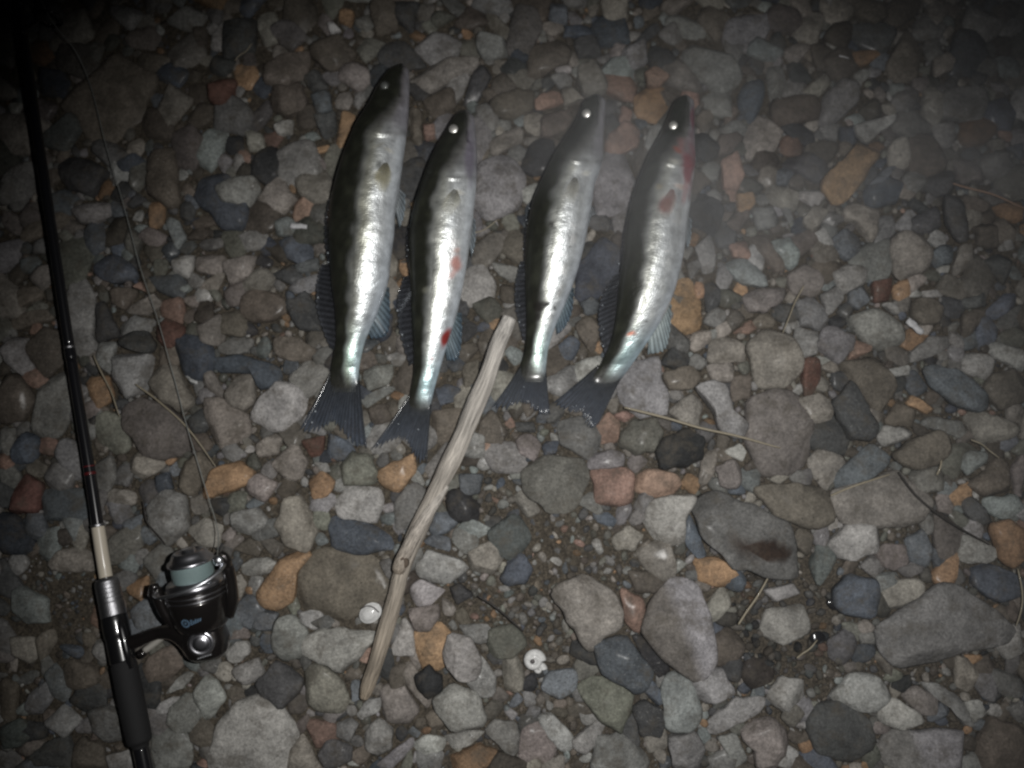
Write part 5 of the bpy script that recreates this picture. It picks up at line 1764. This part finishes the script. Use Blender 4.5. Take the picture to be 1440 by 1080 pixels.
def patch_shell(name, cx, cy, r, z, squash, ang, label):
    """a cupped, ribbed half shell, open side down"""
    V, rows, cols = [], 9, 28
    c0 = P(cx, cy, z)
    for i in range(rows):
        t = i / (rows - 1)
        for j in range(cols):
            a = j / cols * 6.283
            rr = r * t * (1 + .05 * math.sin(a * 2 + 1) + .012 * math.sin(a * 14))
            x, y = rr * math.cos(a), rr * math.sin(a) * squash
            x -= r * .28 * (1 - t)
            V.append(c0 + np.array([x * math.cos(ang) - y * math.sin(ang), x * math.sin(ang) + y * math.cos(ang), r * .42 * (1 - t ** 2) + .0004 * math.sin(t * 30)]))
    n = len(V)
    V = np.array(V + [v - np.array([0, 0, .0008]) for v in V])
    F = grid_faces(rows, cols, True)
    F2 = [[q + n for q in f[::-1]] for f in F]
    E = [[(rows - 1) * cols + (j + 1) % cols, (rows - 1) * cols + j, (rows - 1) * cols + j + n, (rows - 1) * cols + (j + 1) % cols + n] for j in range(cols)]
    return mesh_obj(name, V, F + F2 + E, M_SHELL, None)


sh = thing('seashell', P(522, 861, 0).tolist(), 'white half shell scrap with a dark crease beside the driftwood stick', 'shell')
o = patch_shell('valve', 521, 862, .0125, .015, .85, .5, '')
o.parent = sh
o.matrix_parent_inverse = sh.matrix_basis.inverted()
tube('crease', smooth_path([P(508, 856, .0215), P(516, 852, .0225), P(525, 854, .0225), P(533, 861, .021)], 14), .0006, M_SHELLD, sh, 6)  # dark strip painting the shade in the fold

sn = thing('snail_shell', P(754, 932, 0).tolist(), 'small round white snail shell lying in the pebbles', 'shell')


def whorl(name, cx, cy, r, z, turns, thick):
    t = np.linspace(0, 1, 70)
    a = t * turns * 6.283
    rr = r * (1 - t) ** .9
    c0 = P(cx, cy, z)
    pts = np.array([c0 + [q * math.cos(x), q * math.sin(x), s] for q, x, s in zip(rr, a, t * r * .5)])
    return tube(name, pts, np.maximum(thick * (1 - t * .8), .0006), M_SHELL, sn, 12)


whorl('whorl', 751, 929, .0085, .0125, 2.4, .0052)
whorl('whorl', 758, 941, .0050, .0105, 1.2, .0044)
lathe('aperture_shade', [(-.001, .0008), (0, .0024), (.001, .0024), (.0014, .0003)], P(749, 930, .0205), (0, -.2, 1), M_SHELLD, sn, 14)  # dark cap standing in for the shaded opening

M_SCRAP = simple('white_scrap', (.50, .50, .51), .6, 0, 0, .8, 260, .45)


def scrap(name, x, y, ln_, wd, ang, z, label, cat):
    c0 = P(x, y, z)
    d = np.array([math.cos(ang), math.sin(ang), 0])
    t = np.linspace(-1, 1, 8)
    V, F = tube_data(np.array([c0 + d * ln_ * q + np.array([0, 0, .0006 * math.cos(q * 3)]) for q in t]), wd * (1 - .12 * t ** 6), 10)
    V = V + (SineNoise(600, 6)(V) * wd * .22)[:, None]
    V[:, 2] = c0[2] + (V[:, 2] - c0[2]) * .45
    return tag(mesh_obj(name, V, F, M_SCRAP), label, cat)


scrap('plastic_scrap', 420, 318, .0098, .0030, -.06, .016, 'small white oblong plastic chip beside the back of the largest fish', 'scrap')
scrap('cigarette_filter', 1287, 459, .0112, .0036, -.72, .0215, 'white filter-like scrap wedged between pebbles beside a round brown cobble', 'scrap')
scrap('plastic_scrap', 1187, 80, .006, .0009, -.25, .018, 'thin white sliver lying on dark stones far beyond the fish', 'scrap')

# black wet pebbles with a sheen in the wet gravel
M_WET = simple('wet_black_stone', (.012, .012, .013), .22, 0, 1, .3, 200)
for i, (x, y, r, lab) in enumerate([(1176, 850, .0080, 'glossy wet black chip touching the square teal-blue stone'), (1150, 897, .0075, 'glossy wet black chip in the dark gravel by a broken straw'),
                                    (166, 520, .0065, 'glossy black chip on the mauve-grey stone near the rod')]):
    rng = np.random.default_rng(40 + i)
    an = np.linspace(0, 6.283, 7)[:-1] + rng.uniform(-.3, .3, 6)
    pl = np.column_stack([np.cos(an) * r * 1.25, np.sin(an) * r * .85])
    V, F = stone_mesh(round_outline(pl, 22, .22), r * .3, rng, 2.8, 8)
    c0 = P(x, y, .012)
    o = mesh_obj('pebble', V, F, M_WET)
    o.location = (c0[0], c0[1], .012)
    tag(o, lab, 'pebble')

# ------------------------------------------------------------------ night mist that the flash lights up
M_HAZE = bpy.data.materials.new('mist')
M_HAZE.use_nodes = True
_nt = M_HAZE.node_tree
_nt.nodes.remove(_nt.nodes['Principled BSDF'])
_pv = _nt.nodes.new('ShaderNodeVolumePrincipled')
_pv.inputs['Color'].default_value = (.92, .95, 1, 1)
_pv.inputs['Density'].default_value = .0045
_pv.inputs['Anisotropy'].default_value = 0
_nt.links.new(_pv.outputs[0], _nt.nodes['Material Output'].inputs['Volume'])
_hx, _z0, _z1 = 26.0, -1.0, 1.2
_hv = [(sx * _hx, sy * _hx, z) for z in (_z0, _z1) for sx, sy in ((-1, -1), (1, -1), (1, 1), (-1, 1))]
haze = mesh_obj('haze', _hv, [[3, 2, 1, 0], [4, 5, 6, 7], [0, 1, 5, 4], [1, 2, 6, 5], [2, 3, 7, 6], [3, 0, 4, 7]], M_HAZE, smooth=False)
haze['kind'] = 'stuff'

# a drifting wisp of breath mist over the heads of the fish, and a thinner one beyond it
def wisp(name, px, py, z, size, dens, seed, label):
    v, f = icosphere(3)
    rng = np.random.default_rng(seed)
    v = v * (1 + .12 * SineNoise(2.5, 6, rng)(v))[:, None] * np.array(size)
    m = bpy.data.materials.new(name)
    m.use_nodes = True
    nt = m.node_tree
    nt.nodes.remove(nt.nodes['Principled BSDF'])
    N, L = nt.nodes.new, nt.links.new
    tc = N('ShaderNodeTexCoord')
    ln = N('ShaderNodeVectorMath'); ln.operation = 'DIVIDE'
    ln.inputs[1].default_value = size
    L(tc.outputs['Object'], ln.inputs[0])
    le = N('ShaderNodeVectorMath'); le.operation = 'LENGTH'
    L(ln.outputs[0], le.inputs[0])
    fo = N('ShaderNodeMapRange'); fo.interpolation_type = 'SMOOTHSTEP'
    fo.inputs['From Min'].default_value = .85; fo.inputs['From Max'].default_value = .05
    L(le.outputs['Value'], fo.inputs[0])
    nz = N('ShaderNodeTexNoise'); nz.inputs['Scale'].default_value = 9; nz.inputs['Detail'].default_value = 3
    nz.inputs['Distortion'].default_value = .6
    L(tc.outputs['Object'], nz.inputs['Vector'])
    mr = N('ShaderNodeMapRange')
    mr.inputs['From Min'].default_value = .36; mr.inputs['From Max'].default_value = .68
    mr.inputs['To Max'].default_value = dens
    L(nz.outputs[0], mr.inputs[0])
    mu = N('ShaderNodeMath'); mu.operation = 'MULTIPLY'
    L(fo.outputs[0], mu.inputs[0]); L(mr.outputs[0], mu.inputs[1])
    pv_ = N('ShaderNodeVolumePrincipled')
    pv_.inputs['Color'].default_value = (.95, .97, 1, 1)
    L(mu.outputs[0], pv_.inputs['Density'])
    L(pv_.outputs[0], nt.nodes['Material Output'].inputs['Volume'])
    o = mesh_obj(name, v, f, m)
    o.location = P(px, py, z)
    o['kind'] = 'stuff'
    o['label'] = label


wisp('mist_wisp', 985, 225, .24, (.32, .20, .09), 6.0, 3, 'pale wisp of breath mist drifting over the fish heads')
wisp('mist_wisp', 1380, 190, .22, (.15, .11, .06), 7.5, 8, 'small pale wisp of mist drifting over the far stones')
